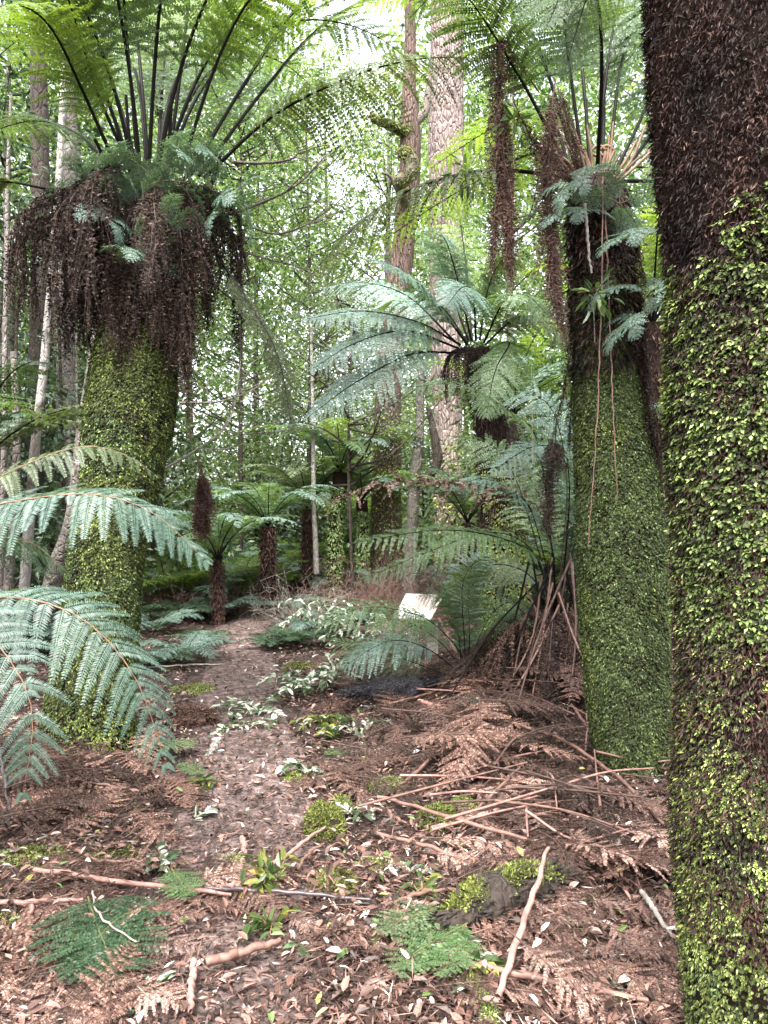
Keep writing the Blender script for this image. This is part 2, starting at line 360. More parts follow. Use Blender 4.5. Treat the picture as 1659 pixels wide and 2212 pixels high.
# ------------------------------------------------------------------ setting: ground, path
def axis(lo, hi, fine, a, b, grow=1.25):
    xs = list(np.arange(a, b, fine)); st = fine; x = xs[-1]
    while x < hi: st *= grow; x += st; xs.append(x)
    st = fine; x = xs[0]; pre = []
    while x > lo: st *= grow; x -= st; pre.append(x)
    return np.array(pre[::-1] + xs)
xs = axis(-300, 300, .07, -5, 5); ys = axis(-200, 500, .07, .8, 13)
gx, gy = np.meshgrid(xs, ys); Vg = np.stack([gx, gy, gh(gx, gy)], -1)
ny, nx = gx.shape
ii, jj = np.meshgrid(np.arange(ny - 1), np.arange(nx - 1), indexing='ij')
Qg = np.stack([ii * nx + jj, ii * nx + jj + 1, (ii + 1) * nx + jj + 1, (ii + 1) * nx + jj], -1).reshape(-1, 4)
tag(MB().add(Vg, Qg, 0, True).build('ground', M['ground']), kind='structure')
yy = np.arange(-3, 15, .07); e = np.linspace(-1, 1, 15)
pw_ = .40 + .10 * fbm(np.stack([yy * .9, yy * 0, yy * 0], -1), 2, 21)
pw2 = .40 + .10 * fbm(np.stack([yy * .9, yy * 0 + 5, yy * 0], -1), 2, 22)
px = path_x(yy)[:, None] + np.where(e < 0, e * pw_[:, None], e * pw2[:, None])
py = np.repeat(yy[:, None], 15, 1)
pz = gh(px, py) + .012 - .02 * np.abs(e)[None, :] ** 6
n_, m_ = px.shape
ii, jj = np.meshgrid(np.arange(n_ - 1), np.arange(m_ - 1), indexing='ij')
Qp = np.stack([ii * m_ + jj, ii * m_ + jj + 1, (ii + 1) * m_ + jj + 1, (ii + 1) * m_ + jj], -1).reshape(-1, 4)
tag(MB().add(np.stack([px, py, pz], -1), Qp, 0, True).build('path', M['path']), kind='structure')

# ------------------------------------------------------------------ leaf litter (uncountable)
def scatter(n, ylo=1.9, yhi=12, pw=1.0):
    y = ylo * (yhi / ylo) ** (rng.random(n) ** pw)
    x = rng.uniform(-.58, .58, n) * y
    return x, y
def flat_dirs(n, tilt=.25):
    a = rng.uniform(0, 2 * math.pi, n)
    return np.stack([np.cos(a), np.sin(a), rng.normal(.05, tilt, n)], 1), np.stack([rng.normal(0, tilt, n), rng.normal(0, tilt, n), np.ones(n)], 1)
x, y = scatter(30000)
d = np.abs(x - path_x(y)); pt_ = fbm(np.stack([x * 2.2, y * 2.2, 0 * x], 1), 2, 61)
keep = ((d > .36) | (rng.random(len(x)) < .2)) & (pt_ + rng.normal(0, .18, len(x)) > -.12); x, y = x[keep], y[keep]
D, N = flat_dirs(len(x), .3)
L = rng.uniform(.018, .058, len(x)) * (1 + .03 * y); W = L * rng.uniform(.28, .5, len(x))
V, Q = leaves6(np.stack([x, y, gh(x, y) + rng.uniform(.008, .03, len(x))], 1), D, N, L, W, .2, .15)
tag(MB().add(V, Q).build('leaf_litter', M['litter']), 'fallen leaves carpeting the forest floor, brown and pinkish with pale undersides', 'leaf litter', kind='stuff')
x, y = scatter(8000, 1.9, 9)
k_ = (np.abs(x - path_x(y)) > .42) | (rng.random(len(x)) < .12); x, y = x[k_], y[k_]
D, N = flat_dirs(len(x), .35)
L = rng.uniform(.022, .06, len(x)) * (1 + .02 * y); W = L * rng.uniform(.3, .5, len(x))
V, Q = leaves6(np.stack([x, y, gh(x, y) + rng.uniform(.03, .085, len(x))], 1), D, N, L, W, .2, .15)
tag(MB().add(V, Q).build('scattered_leaves', M['litter']), 'dry and greenish leaves scattered over the dead fronds', 'leaf litter', kind='stuff')
x, y = scatter(26000, 1.9, 9)
D, N = flat_dirs(len(x), .18)
L = rng.uniform(.025, .11, len(x)); W = rng.uniform(.0025, .007, len(x))
k_ = (np.abs(x - path_x(y)) > .4) | (rng.random(len(x)) < .15)
V, Q = kites(np.stack([x, y, gh(x, y) + rng.uniform(.01, .09, len(x))], 1)[k_], D[k_], N[k_], L[k_], W[k_], .5)
tag(MB().add(V, Q).build('twig_litter', M['chips']), 'thin broken twigs and stalk pieces strewn over the forest floor', 'litter', kind='stuff')
x, y = scatter(90000)
D, N = flat_dirs(len(x), .35)
L = rng.uniform(.008, .045, len(x)) * (1 + .05 * y); W = L * rng.uniform(.1, .35, len(x))
V, Q = kites(np.stack([x, y, gh(x, y) + rng.uniform(.006, .03, len(x))], 1), D, N, L, W)
tag(MB().add(V, Q).build('bark_and_frond_fragments', M['chips']), 'tiny broken bits of fern and bark strewn over the soil', 'litter', kind='stuff')

# ------------------------------------------------------------------ trunks with moss
def trunk_pts(rows, Y, dY=0):
    """rows: (u, v, half width px) bottom to top"""
    c = np.array([P(u, v, Y + dY * k / (len(rows) - 1)) for k, (u, v, w) in enumerate(rows)])
    r = np.array([w / F * Y for (_, _, w) in rows])
    return c, r
def big_trunk(rows, Y, na=40, nl=120, bump=.10, bs=7, dY=0, seed=1):
    c, r = trunk_pts(rows, Y, dY)
    cr = spline(np.hstack([c, r[:, None]]), nl)
    mb = MB()
    tube(mb, cr[:, :3], cr[:, 3], na, nl, 0, bump, bs, seed)
    return mb, cr
def on_trunk(cr, n, seed, facing=True, lo=0, hi=1):
    g = np.random.default_rng(seed)
    t = g.uniform(lo, hi, n)
    th = g.uniform(-math.pi, math.pi, n) if not facing else g.uniform(-2.2, 2.2, n)
    f = t * (len(cr) - 1); i = np.clip(f.astype(int), 0, len(cr) - 2); w = (f - i)[:, None]
    q = cr[i] * (1 - w) + cr[i + 1] * w
    Tn = unit(cr[i + 1][:, :3] - cr[i][:, :3])
    A = unit(np.cross(Tn, np.array([0, -1.0, 0]))); B = -np.cross(A, Tn)
    B = np.where((B[:, 1] > 0)[:, None], -B, B)           # B faces the camera side
    n3 = A * np.sin(th)[:, None] + B * np.cos(th)[:, None]
    return t, th, q[:, :3] + n3 * q[:, 3:4], n3, g
def moss_leaves(mb, pos, n3, g, L, W, clump=1, out=.55, mat=0, spread=.5):
    k = len(pos)
    for c in range(clump):
        D = np.array([0, 0, -1.0]) + n3 * out + g.normal(0, spread, (k, 3))
        N = n3 + np.array([0, 0, .75]) + g.normal(0, .35, (k, 3))
        l = L * g.uniform(.6, 1.35, k)
        p = pos + n3 * g.uniform(-.004, .02, (k, 1)) + g.normal(0, .4, (k, 3)) * L * (.5 if clump > 1 else 0)
        V, Q = kites(p, D, N, l, l * W * g.uniform(.75, 1.25, k), .55, .15)
        mb.add(V, Q, mat)

def moss_tufts(mb, pos, n3, g, L, mat, k=5, W=.62, out=.8):
    """little fronds: k leaflets fanned from one foot, hanging out and down"""
    m = len(pos); D0 = unit(np.array([0, 0, -1.0]) + n3 * out + g.normal(0, .35, (m, 3)))
    N0 = unit(n3 + np.array([0, 0, .9]) + g.normal(0, .25, (m, 3))); N0 = unit(N0 - (N0 * D0).sum(1, keepdims=True) * D0); B0 = np.cross(N0, D0)
    sz = L * g.uniform(.6, 1.4, m)
    for a in np.linspace(-1, 1, k):
        D = D0 * (1 - .35 * abs(a)) + B0 * a * .9 + g.normal(0, .12, (m, 3))
        foot = pos + n3 * .008 + D0 * (sz * .3 * (1 - abs(a)))[:, None]
        V, Q = kites(foot, D, N0 + g.normal(0, .25, (m, 3)), sz * (1 - .3 * abs(a)) * g.uniform(.8, 1.2, m), sz * W * .7, .55, .2)
        mb.add(V, Q, mat)
def dead_frond_mb(ctrl, plen=.14, n=26, m=9, mats=0, droop=.9, **k):
    mb = MB()
    frond(mb, ctrl, n=n, m=m, t0=k.pop('t0', .2), plen=plen, pl=k.pop('pl', .035), alpha=k.pop('alpha', 48), droop=droop, jit=.34, pj=.9, rach=k.pop('rach', .005), prof=(.25, .35), pw=k.pop('pw', .62), miss=.22, **k)
    return mb

# ================================================================== 1. mossy tree fern on the left
Y1 = 4.75
rows1 = [(185, 1690, 118), (188, 1640, 108), (192, 1570, 92), (197, 1500, 86), (212, 1400, 77), (221, 1300, 74), (229, 1200, 72), (258, 1050, 75), (277, 920, 88), (288, 820, 86), (297, 740, 78), (305, 620, 56), (314, 500, 46), (320, 400, 42), (322, 360, 26)]
t1 = thing('tree_fern', 'stout leaning tree fern left of the path, moss trunk under a shaggy brown skirt', 'tree fern', P(188, 1650, Y1))
mb, cr = big_trunk(rows1, Y1, seed=5); mb.build('trunk', M['peat'], t1)
mb = MB()
t, th, pos, n3, g = on_trunk(cr, 100000, 11, True, .05, .84)
dens = fbm(pos * np.array([5, 5, 3.2]), 3, 2)
yel = fbm(pos * np.array([3, 3, 3]), 2, 31) + .35 * (t - .45) + .15
k = (dens > -.42) | (g.random(len(t)) < .25)
k &= ~((t < .13) & (g.random(len(t)) < .55))
a = k & (yel > -.02); b = k & ~a
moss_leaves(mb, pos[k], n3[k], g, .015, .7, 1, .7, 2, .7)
cl_ = np.clip(.26 + .5 * fbm(pos * 16, 2, 71), .04, .6)
a &= g.random(len(t)) < cl_; b &= g.random(len(t)) < cl_
moss_tufts(mb, pos[a], n3[a], g, .0155, 0)
moss_tufts(mb, pos[b], n3[b], g, .0155, 1)
mb.build('moss', [M['moss'], M['moss_cool'], M['moss_deep']], t1)
c1 = P(320, 385, Y1)
def part_frond(root, ctrl, leaf, stem, name='frond', **k):
    mb = MB(); frond(mb, ctrl, **k); return mb.build(name, [leaf, stem], root)
FN = dict(n=34, m=20, plen=.36, pl=.036)
ex1 = [  # the fronds one can follow in the photo: (points, leaf, bare stalk share, pinna length)
    ([(290, 380, 4.75), (215, 210, 4.6), (155, 20, 4.4), (110, -90, 4.1), (40, -120, 3.9)], 'fern_yellow', .30, .34),
    ([(262, 385, 4.75), (180, 200, 4.5), (110, 60, 4.2), (30, 10, 3.9), (-90, 60, 3.6)], 'fern_yellow', .20, .36),
    ([(300, 375, 4.75), (280, 150, 4.75), (268, 0, 4.6), (258, -150, 4.3), (250, -200, 3.8)], 'fern', .40, .34),
    ([(322, 375, 4.75), (305, 170, 4.9), (285, -20, 5.1), (260, -160, 5.5)], 'fern_yellow', .34, .34),
    ([(362, 375, 4.75), (392, 140, 4.8), (412, -20, 4.9), (440, -150, 5.2), (480, -180, 5.7)], 'fern_yellow', .35, .36),
    ([(388, 375, 4.75), (468, 135, 4.6), (545, -10, 4.5), (640, -90, 4.3), (760, -60, 4.1)], 'fern_yellow', .34, .36),
    ([(412, 378, 4.75), (535, 170, 4.8), (640, 20, 4.9), (760, -60, 5.1), (880, -40, 5.4)], 'fern_yellow', .32, .36),
    ([(430, 380, 4.75), (565, 200, 5.0), (690, 60, 5.3), (820, -10, 5.7), (930, 10, 6.2)], 'fern_yellow', .34, .34),
    ([(440, 385, 4.75), (590, 250, 4.6), (760, 165, 4.45), (900, 128, 4.3), (1030, 125, 4.2)], 'fern_olive', .22, .38),
    ([(260, 395, 4.75), (180, 300, 5.0), (80, 260, 5.3), (-40, 290, 5.7)], 'fern', .25, .3),
    ([(300, 400, 4.75), (120, 408, 4.6), (0, 392, 4.5), (-160, 420, 4.3)], 'fern_olive', .6, .2),
    ([(345, 400, 4.75), (440, 510, 4.6), (540, 660, 4.5), (600, 770, 4.45), (632, 930, 4.4)], 'fern_dusk', .45, .20),
    ([(340, 380, 4.75), (350, 200, 5.3), (370, 40, 5.9), (420, -20, 6.6)], 'fern_yellow', .3, .34),
    ([(400, 385, 4.75), (480, 260, 5.4), (560, 150, 6.0), (640, 130, 6.6)], 'fern', .3, .32),
]
for pts, lf, t0, pln in ex1:
    q = PP(pts)
    part_frond(t1, q, M[lf], M['stipe'], **dict(FN, t0=t0, plen=pln, droop=.85 if pts[-1][0] > 1000 else .3, rach=.013))
for pts in ([(362, 380, 4.7), (371, 205, 4.65)], [(285, 385, 4.72), (272, 205, 4.7)], [(245, 385, 4.72), (205, 300, 4.6)], [(455, 400, 4.7), (478, 330, 4.65)]):
    mb = MB(); tube(mb, PP(pts), [.012, .010], 6, 6); mb.build('stalk_stub', M['stipe'], t1)
for az in range(20, 380, 30):
    q = arch(c1 + np.array([math.cos(R(az)) * .1, math.sin(R(az)) * .1, 0]), az + 7, 2.5, 74, -25, 1.5)
    part_frond(t1, q, M['fern'], M['stipe'], **dict(FN, t0=.25, n=28, m=16, rach=.013))
# the skirt of hanging dead fronds
for kk in range(94):
    az = rng.uniform(0, 2 * math.pi); rr = rng.uniform(.08, .58) * (1.25 if math.cos(az) < -.3 else 1.0)
    top = c1 + np.array([math.cos(az) * .06, math.sin(az) * .06, rng.uniform(-.30, -.08)])
    ex = np.array([math.cos(az), math.sin(az), 0])
    dz = rng.uniform(.45, .85) - .25 * rr
    q = [top, top + ex * rr * .55 + [0, 0, .03], top + ex * rr * .95 + [0, 0, -.14], top + ex * rr * 1.04 + [0, 0, -.14 - dz * .5], top + ex * rr * 1.0 + rng.normal(0, .04, 3) + [0, 0, -.14 - dz]]
    dead_frond_mb(q, rng.uniform(.10, .17), 34, 8, side=[ex[1], -ex[0], 0], pl=.034, droop=1.3).build('dead_frond', [M['dead'], M['dead_stipe']], t1)
for pts in ([(330, 420, 4.7), (390, 470, 4.5), (408, 640, 4.45), (412, 760, 4.45), (405, 905, 4.45)], [(330, 420, 4.7), (385, 480, 4.45), (392, 640, 4.4), (388, 780, 4.4), (392, 830, 4.4)],
            [(300, 430, 4.7), (130, 460, 4.6), (60, 500, 4.6), (50, 600, 4.6), (40, 690, 4.6)], [(300, 430, 4.7), (150, 455, 4.5), (85, 510, 4.5), (75, 600, 4.5), (80, 660, 4.5)],
            [(330, 420, 4.7), (450, 450, 4.8), (505, 520, 4.8), (520, 620, 4.8), (520, 720, 4.8)]):
    dead_frond_mb(PP(pts), .13, 44, 10, pl=.036, droop=1.3).build('dead_frond', [M['dead'], M['dead_stipe']], t1)

# small ferns growing on a trunk or on the ground (3 unique rosettes, copied)
def rosette(nf, L, e0, e1, leaf, stem, n=16, m=8, plen=.1, pl=.022, t0=.15, seed=0, rach=.003):
    root = thing('small_fern', '', 'fern', (0, 0, 0))
    g = np.random.default_rng(seed)
    for k in range(nf):
        az = 360 / nf * k + g.uniform(-20, 20); l = L * g.uniform(.75, 1.15)
        part_frond(root, arch((0, 0, 0), az, l, e0 + g.uniform(-12, 12), e1 + g.uniform(-15, 15), 1.2), leaf, stem, n=n, m=m, t0=t0, plen=plen * l / L, pl=pl, rach=rach, seed=int(g.integers(1 << 30)))
    return root
def place(src, used, loc, rz=0, s=1.0, label=None, group=None, tilt=(0, 0)):
    o = src if not used.get(src.name) else copy_tree(src)
    used[src.name] = True
    o.location = tuple(loc); o.rotation_euler = (tilt[0], tilt[1], rz); o.scale = (s, s, s)
    if label: o['label'] = label
    if group: o['group'] = group
    return o
used = {}
epi = rosette(5, .36, 40, -70, M['fern_blue'], M['stipe_green'], 15, 7, .10, .020, seed=3)
epi['category'] = 'epiphytic fern'; epi.name = 'epiphytic_fern'
for (u, v, Y, s, lab) in [
    (268, 390, 4.45, 1.0, 'blue green epiphytic fern at the left of the stout tree fern crown'),
    (335, 400, 4.40, 1.15, 'epiphytic fern at the centre of the shaggy crown just above the dead skirt'),
    (400, 395, 4.42, 1.2, 'dark blue epiphytic fern among the stalks right of the crown centre'),
    (455, 410, 4.5, 1.2, 'silvery epiphytic fern on the right shoulder of the shaggy crown'),
    (495, 455, 4.55, 1.1, 'lowest right epiphytic fern overhanging the dead skirt'),
    (205, 430, 4.5, 1.0, 'lighter green epiphytic fern over the left dead fronds'),
    (362, 500, 4.28, .8, 'small dark fern hanging in the middle of the dead skirt'),
    (285, 560, 4.28, .65, 'pale little fern lit against the dark dead skirt'),
    (232, 475, 4.4, .7, 'small fern tucked into the left part of the dead skirt')]:
    place(epi, used, P(u, v, Y), rng.uniform(0, 6), s, lab, 'small ferns growing on tree fern trunks', (rng.uniform(.1, .9), rng.normal(0, .4)))

# ================================================================== 2. mossy tree fern on the right
Y2 = 4.55
rows2 = [(1366, 1700, 62), (1366, 1660, 64), (1363, 1600, 75), (1356, 1500, 82), (1345, 1300, 87), (1337, 1100, 85), (1320, 900, 73), (1312, 740, 63), (1302, 620, 62), (1296, 500, 60), (1292, 420, 52), (1290, 385, 30)]
t2 = thing('tree_fern', 'tall upright tree fern with thick green moss trunk, between the brown trunk and the sign', 'tree fern', P(1366, 1660, Y2))
mb, cr = big_trunk(rows2, Y2, seed=15); mb.build('trunk', M['peat'], t2)
mb = MB()
t, th, pos, n3, g = on_trunk(cr, 110000, 12, True, .0, .88)
k = (t < .76) | (g.random(len(t)) < (.86 - t) * 8)
edge = np.clip((th - .55) / 1.0, 0, 1)
yel = fbm(pos * 3, 2, 41) + .9 * np.clip(.36 - t, -.2, .2) + .35 * (np.abs(th) > 1.0) - .12
a = k & (yel > 0); b = k & ~a
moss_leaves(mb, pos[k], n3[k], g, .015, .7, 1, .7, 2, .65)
cl_ = np.clip(.30 + .5 * fbm(pos * 16, 2, 72), .05, .6)
a &= g.random(len(t)) < cl_; b &= g.random(len(t)) < cl_
moss_tufts(mb, pos[a], n3[a], g, .0135, 0)
moss_tufts(mb, pos[b], n3[b], g, .0135, 1)
mb.build('moss', [M['moss'], M['moss_cool'], M['moss_deep']], t2)
mb = MB()
t, th, pos, n3, g = on_trunk(cr, 5000, 13, True, .68, .99)
moss_leaves(mb, pos, n3, g, .06, .16, 1, .7, 0, .5)
mb.build('fibre', M['fibre'], t2)
ex2 = [
    ([(1238, 385, 4.55), (1130, 180, 4.4), (1030, 20, 4.2), (960, -60, 3.9)], 'fern', .40, .34),
    ([(1250, 380, 4.55), (1168, 115, 4.6), (1095, -10, 4.7), (1010, -80, 4.9)], 'fern', .40, .34),
    ([(1262, 378, 4.55), (1228, 125, 4.5), (1212, -20, 4.4), (1195, -160, 4.1)], 'fern', .42, .34),
    ([(1276, 375, 4.55), (1258, 150, 4.75), (1236, -20, 5.0), (1200, -130, 5.4)], 'fern_yellow', .36, .34),
    ([(1290, 375, 4.55), (1304, 205, 4.6), (1338, 0, 4.7), (1390, -130, 4.9)], 'fern', .40, .34),
    ([(1300, 375, 4.55), (1305, 200, 4.9), (1296, 60, 5.3), (1280, -60, 5.9)], 'fern_yellow', .36, .34),
    ([(1312, 375, 4.55), (1342, 140, 4.6), (1384, 0, 4.65), (1450, -90, 4.7)], 'fern', .34, .34),
    ([(1325, 380, 4.55), (1392, 240, 4.65), (1440, 130, 4.8), (1520, 40, 5.0)], 'fern', .3, .34),
    ([(1335, 385, 4.55), (1420, 280, 4.8), (1480, 230, 5.1), (1560, 230, 5.4)], 'fern', .25, .3),
    ([(1255, 390, 4.55), (1160, 374, 4.45), (1070, 366, 4.35), (985, 378, 4.25), (880, 412, 4.2), (790, 470, 4.15), (715, 545, 4.1), (640, 630, 4.05)], 'fern_dusk', .28, .30),
    ([(1235, 380, 4.55), (1190, 255, 5.0), (1120, 250, 5.5), (1040, 290, 5.9), (920, 370, 6.2)], 'fern_yellow', .25, .36),
    ([(1235, 395, 4.55), (1160, 330, 5.3), (1050, 380, 5.8), (930, 450, 6.2), (800, 540, 6.5)], 'fern_yellow', .2, .38),
    ([(1330, 392, 4.55), (1400, 392, 4.6), (1480, 400, 4.7), (1560, 440, 4.8)], 'fern', .35, .26),
    ([(1290, 380, 4.55), (1300, 160, 4.2), (1290, 0, 3.9), (1240, -60, 3.5), (1180, 60, 3.2)], 'fern', .38, .30),
]
for pts, lf, t0, pln in ex2:
    part_frond(t2, PP(pts), M[lf], M['stipe'], **dict(FN, t0=t0, plen=pln, droop=1.0 if lf == 'fern_dusk' else .3, rach=.013))
for kk in range(14):      # short young and old stalks, tan at the heart
    u = 1215 + 13 * kk + rng.uniform(-6, 6); vt = rng.uniform(240, 330); uu = u + (u - 1300) * .55
    mb = MB(); tube(mb, PP([(1290 + (u - 1300) * .45, 400, 4.5), (u, 350, 4.5), (uu, vt, 4.5)]), [.011, .010, .006], 6, 8)
    mb.build('stalk_stub', M['stipe_tan'] if kk % 3 else M['dead_stipe'], t2)
for u, w in ((1262, 0), (1325, 1), (1308, 2)):   # coiled croziers
    a = np.linspace(0, 5.2, 16); rr = .05 * (1 - a / 7)
    base = P(u, 330, 4.5)
    q = np.vstack([[P(1290, 400, 4.5)], np.stack([base[0] + (rr * np.cos(a) - .05), base[1] + 0 * a, base[2] + rr * np.sin(a)], 1)])
    mb = MB(); tube(mb, q, [.012, .012, .008], 6, 40); mb.build('crozier', M['stipe_tan'], t2)
hang2 = [([(1165, 200, 4.5), (1082, 90, 4.3), (1078, 200, 4.3), (1085, 350, 4.3), (1098, 560, 4.3)], .10, 80), ([(1085, 130, 4.32), (1076, 220, 4.3), (1078, 400, 4.28), (1062, 560, 4.25)], .10, 70),
         ([(1100, 240, 4.28), (1090, 330, 4.3), (1100, 450, 4.26), (1105, 590, 4.26)], .09, 60),
         ([(1200, 170, 4.3), (1190, 260, 4.3), (1182, 400, 4.3), (1195, 560, 4.3), (1218, 720, 4.3)], .09, 90), ([(1195, 200, 4.26), (1185, 380, 4.28), (1188, 540, 4.25), (1205, 680, 4.25)], .10, 80),
         ([(1205, 190, 4.32), (1235, 290, 4.3), (1242, 330, 4.3), (1250, 370, 4.4)], .06, 40), ([(1110, 220, 4.3), (1150, 300, 4.35), (1200, 350, 4.4), (1240, 385, 4.5)], .08, 50),
         ([(1350, 430, 4.5), (1385, 560, 4.4), (1385, 640, 4.4), (1398, 800, 4.4), (1440, 1040, 4.4)], .09, 90), ([(1375, 600, 4.42), (1382, 700, 4.4), (1392, 860, 4.4), (1425, 1000, 4.4)], .09, 70),
         ([(1262, 430, 4.6), (1240, 640, 4.6), (1225, 800, 4.6), (1192, 955, 4.6)], .08, 70), ([(1262, 430, 4.7), (1240, 700, 4.75), (1232, 880, 4.75), (1180, 960, 4.8), (1185, 1150, 4.8)], .10, 80)]
hang2[-1] = ([(1262, 430, 4.7), (1246, 700, 4.75), (1236, 860, 4.75), (1228, 960, 4.8)], .08, 70)
for pts, pln, nn in hang2:
    dead_frond_mb(PP(pts), pln * 1.3, nn, 11, pl=.036, alpha=50, droop=1.2, t0=.06).build('dead_frond', [M['dead'] if pts[0][0] > 1250 else M['dead_mid'], M['dead_stipe']], t2)
# climbing stems hanging from its crown
for pts, r, mt, lab in [
    ([(1302, 380, 4.30), (1300, 600, 4.25), (1290, 900, 4.23), (1270, 1180, 4.24)], .0045, 'stick', 'long thin tan vine hanging straight down in front of the right moss trunk'),
    ([(1308, 455, 4.28), (1318, 720, 4.25), (1328, 960, 4.2), (1334, 1080, 4.22)], .004, 'stick', 'shorter frayed vine dangling down the middle of the right moss trunk'),
    ([(1264, 440, 4.3), (1270, 520, 4.28), (1278, 590, 4.28)], .009, 'stick_pale', 'pale peeling stick caught below the crown of the right tree fern'),
    ([(1160, 520, 4.5), (1150, 620, 4.5), (1148, 610, 4.5), (1150, 1000, 4.5)], .0015, 'stick_pale', 'thin pale thread of vine hanging left of the right moss trunk')]:
    mb = MB(); q = spline(PP(pts), 30); q[1:-1] += rng.normal(0, .0025, (28, 3))
    tube(mb, q, [r, r * .9, r * .7], 6, 40, 0, .25, 60)
    tag(mb.build('hanging_vine', M[mt], loc=q[-1]), lab, 'vine')
for (u, v, Y, s, lab) in [
    (1245, 400, 4.2, .8, 'pale epiphytic fern on the left edge of the right tree fern crown'),
    (1338, 440, 4.2, .9, 'epiphytic fern right of the hanging vines below the right crown'),
    (1385, 520, 4.2, 1.0, 'bluish epiphytic fern between the two big right trunks, uppermost'),
    (1398, 640, 4.25, 1.25, 'drooping silver epiphytic fern between the two big right trunks'),
    (1388, 690, 4.22, 1.0, 'lowest silver fern on the right side of the right tree fern'),
    (1235, 470, 4.35, .9, 'green fern below the left side of the right crown')]:
    place(epi, used, P(u, v, Y), rng.uniform(0, 6), s, lab, 'small ferns growing on tree fern trunks', (rng.uniform(.1, .9), rng.normal(0, .4)))

# ================================================================== 3. huge near trunk at the right edge
Y0 = 2.2
rows0 = [(1722, 2320, 216), (1718, 2212, 212), (1706, 2000, 214), (1698, 1800, 220), (1698, 1600, 212), (1704, 1400, 214), (1702, 1200, 216), (1688, 1000, 218), (1686, 750, 218), (1680, 560, 214), (1662, 400, 214), (1646, 200, 216), (1634, 0, 216), (1625, -200, 214), (1620, -420, 190), (1618, -560, 150)]
t0_ = thing('tree_fern', 'massive brown fibrous trunk at the right edge, its lower half under climbing ferns', 'tree fern', P(1720, 2276, Y0))
mb, cr = big_trunk(rows0, Y0, 56, 160, .07, 9, seed=25); mb.build('trunk', M['peat'], t0_)
mb = MB()
t, th, pos, n3, g = on_trunk(cr, 130000, 22, True, .12, .97)
moss_leaves(mb, pos, n3, g, .021, .2, 1, .65, 0, .8)
mb.build('fibre', M['fibre'], t0_)
zz = pos[:, 2]
def cover(pos, th):
    z = pos[:, 2]; nse = fbm(pos * np.array([5, 5, 4]), 3, 77)
    low = np.clip((2.28 - z) / .25, 0, 1)                       # solid below about 2.2 m
    brown = (np.exp(-((z - 1.36 + .1 * nse) / .09) ** 2) * 1.0 + np.exp(-((z - 1.05) / .24) ** 2) * .8) * np.clip((pos[:, 0] - (P(1500, 0, Y0)[0])) / .10, 0, 1)
    right = np.clip((th - .05) / .35, 0, 1) * np.clip((2.85 - z) / .2, 0, 1)   # a climbing strip up the right side
    right2 = np.clip((-.05 - th) / .35, 0, 1) * np.clip((2.85 - z) / .2, 0, 1)
    return low, brown, right, right2, nse
mb = MB()
t, th, pos, n3, g = on_trunk(cr, 42000, 23, True, .06, .9)
sx = n3[:, 0]                                                  # -1 left rim .. +1 right rim
low, brown, _, _, nse = cover(pos, th)
zb = 2.20 + (sx + 1) * .66 + .12 * nse
strip = np.clip((zb - pos[:, 2]) / .22, 0, 1) * np.clip(.62 + nse, .15, 1)
pr = np.maximum(low * np.clip(.95 - brown + nse * .9, .06, 1), strip)
k = g.random(len(t)) < pr * .95
pk, nk, tk = pos[k], n3[k], t[k]
big = pk[:, 2] > 1.22
for sel, Lx, wd in ((big & (g.random(len(pk)) < np.clip(.55 + .8 * fbm(pk * 14, 2, 73), .12, 1)), .0175, .66), (~big & (g.random(len(pk)) < np.clip(.3 + .7 * fbm(pk * 12, 2, 74), 0, 1)), .012, .6)):
    pp, nn = pk[sel], nk[sel]
    # each sprig: a short stalk of five leaflets
    D = unit(np.array([0, 0, -.8]) + nn * .75 + g.normal(0, .45, (len(pp), 3))); N = unit(nn * .8 + np.array([0, 0, .9]) + g.normal(0, .3, (len(pp), 3)))
    N = unit(N - (N * D).sum(1, keepdims=True) * D); B = np.cross(N, D)
    ln = Lx * g.uniform(.7, 1.5, len(pp))
    for fq, ss, sl in ((0, 1, .55), (0, -1, .55), (.45, 1, .5), (.45, -1, .5), (.75, 0, .55)):
        base = pp + nn * .012 + D * (ln * fq)[:, None]
        dd = D * (.5 if ss else 1) + B * ss * .85 + g.normal(0, .15, D.shape)
        V, Q = kites(base, dd, N + g.normal(0, .25, N.shape), ln * sl * 1.25, ln * wd * .62, .5, .2)
        mb.add(V, Q, 0 if Lx > .015 else 1)
moss_leaves(mb, pk[big], nk[big], g, .016, .7, 2, .7, 2, .7)
mb.build('climbing_fern', [M['ivy'], M['moss'], M['moss_deep']], t0_)
mb = MB()
t, th, pos, n3, g = on_trunk(cr, 62000, 24, True, .0, .62)
low, brown, _, _, nse = cover(pos, th)
k = g.random(len(t)) < np.clip(.9 - .75 * brown + nse * 1.0, .08, 1) * np.clip((2.1 - pos[:, 2]) / .3, 0, 1)
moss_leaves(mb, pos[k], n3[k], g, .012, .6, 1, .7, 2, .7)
kt = k & (g.random(len(t)) < np.clip(.30 + .6 * fbm(pos * 13, 2, 75), .02, .7))
ka = kt & (fbm(pos * 4, 2, 91) > .02)
moss_tufts(mb, pos[ka], n3[ka], g, .0105, 0)
ka = kt & ~ka
moss_tufts(mb, pos[ka], n3[ka], g, .0105, 3)
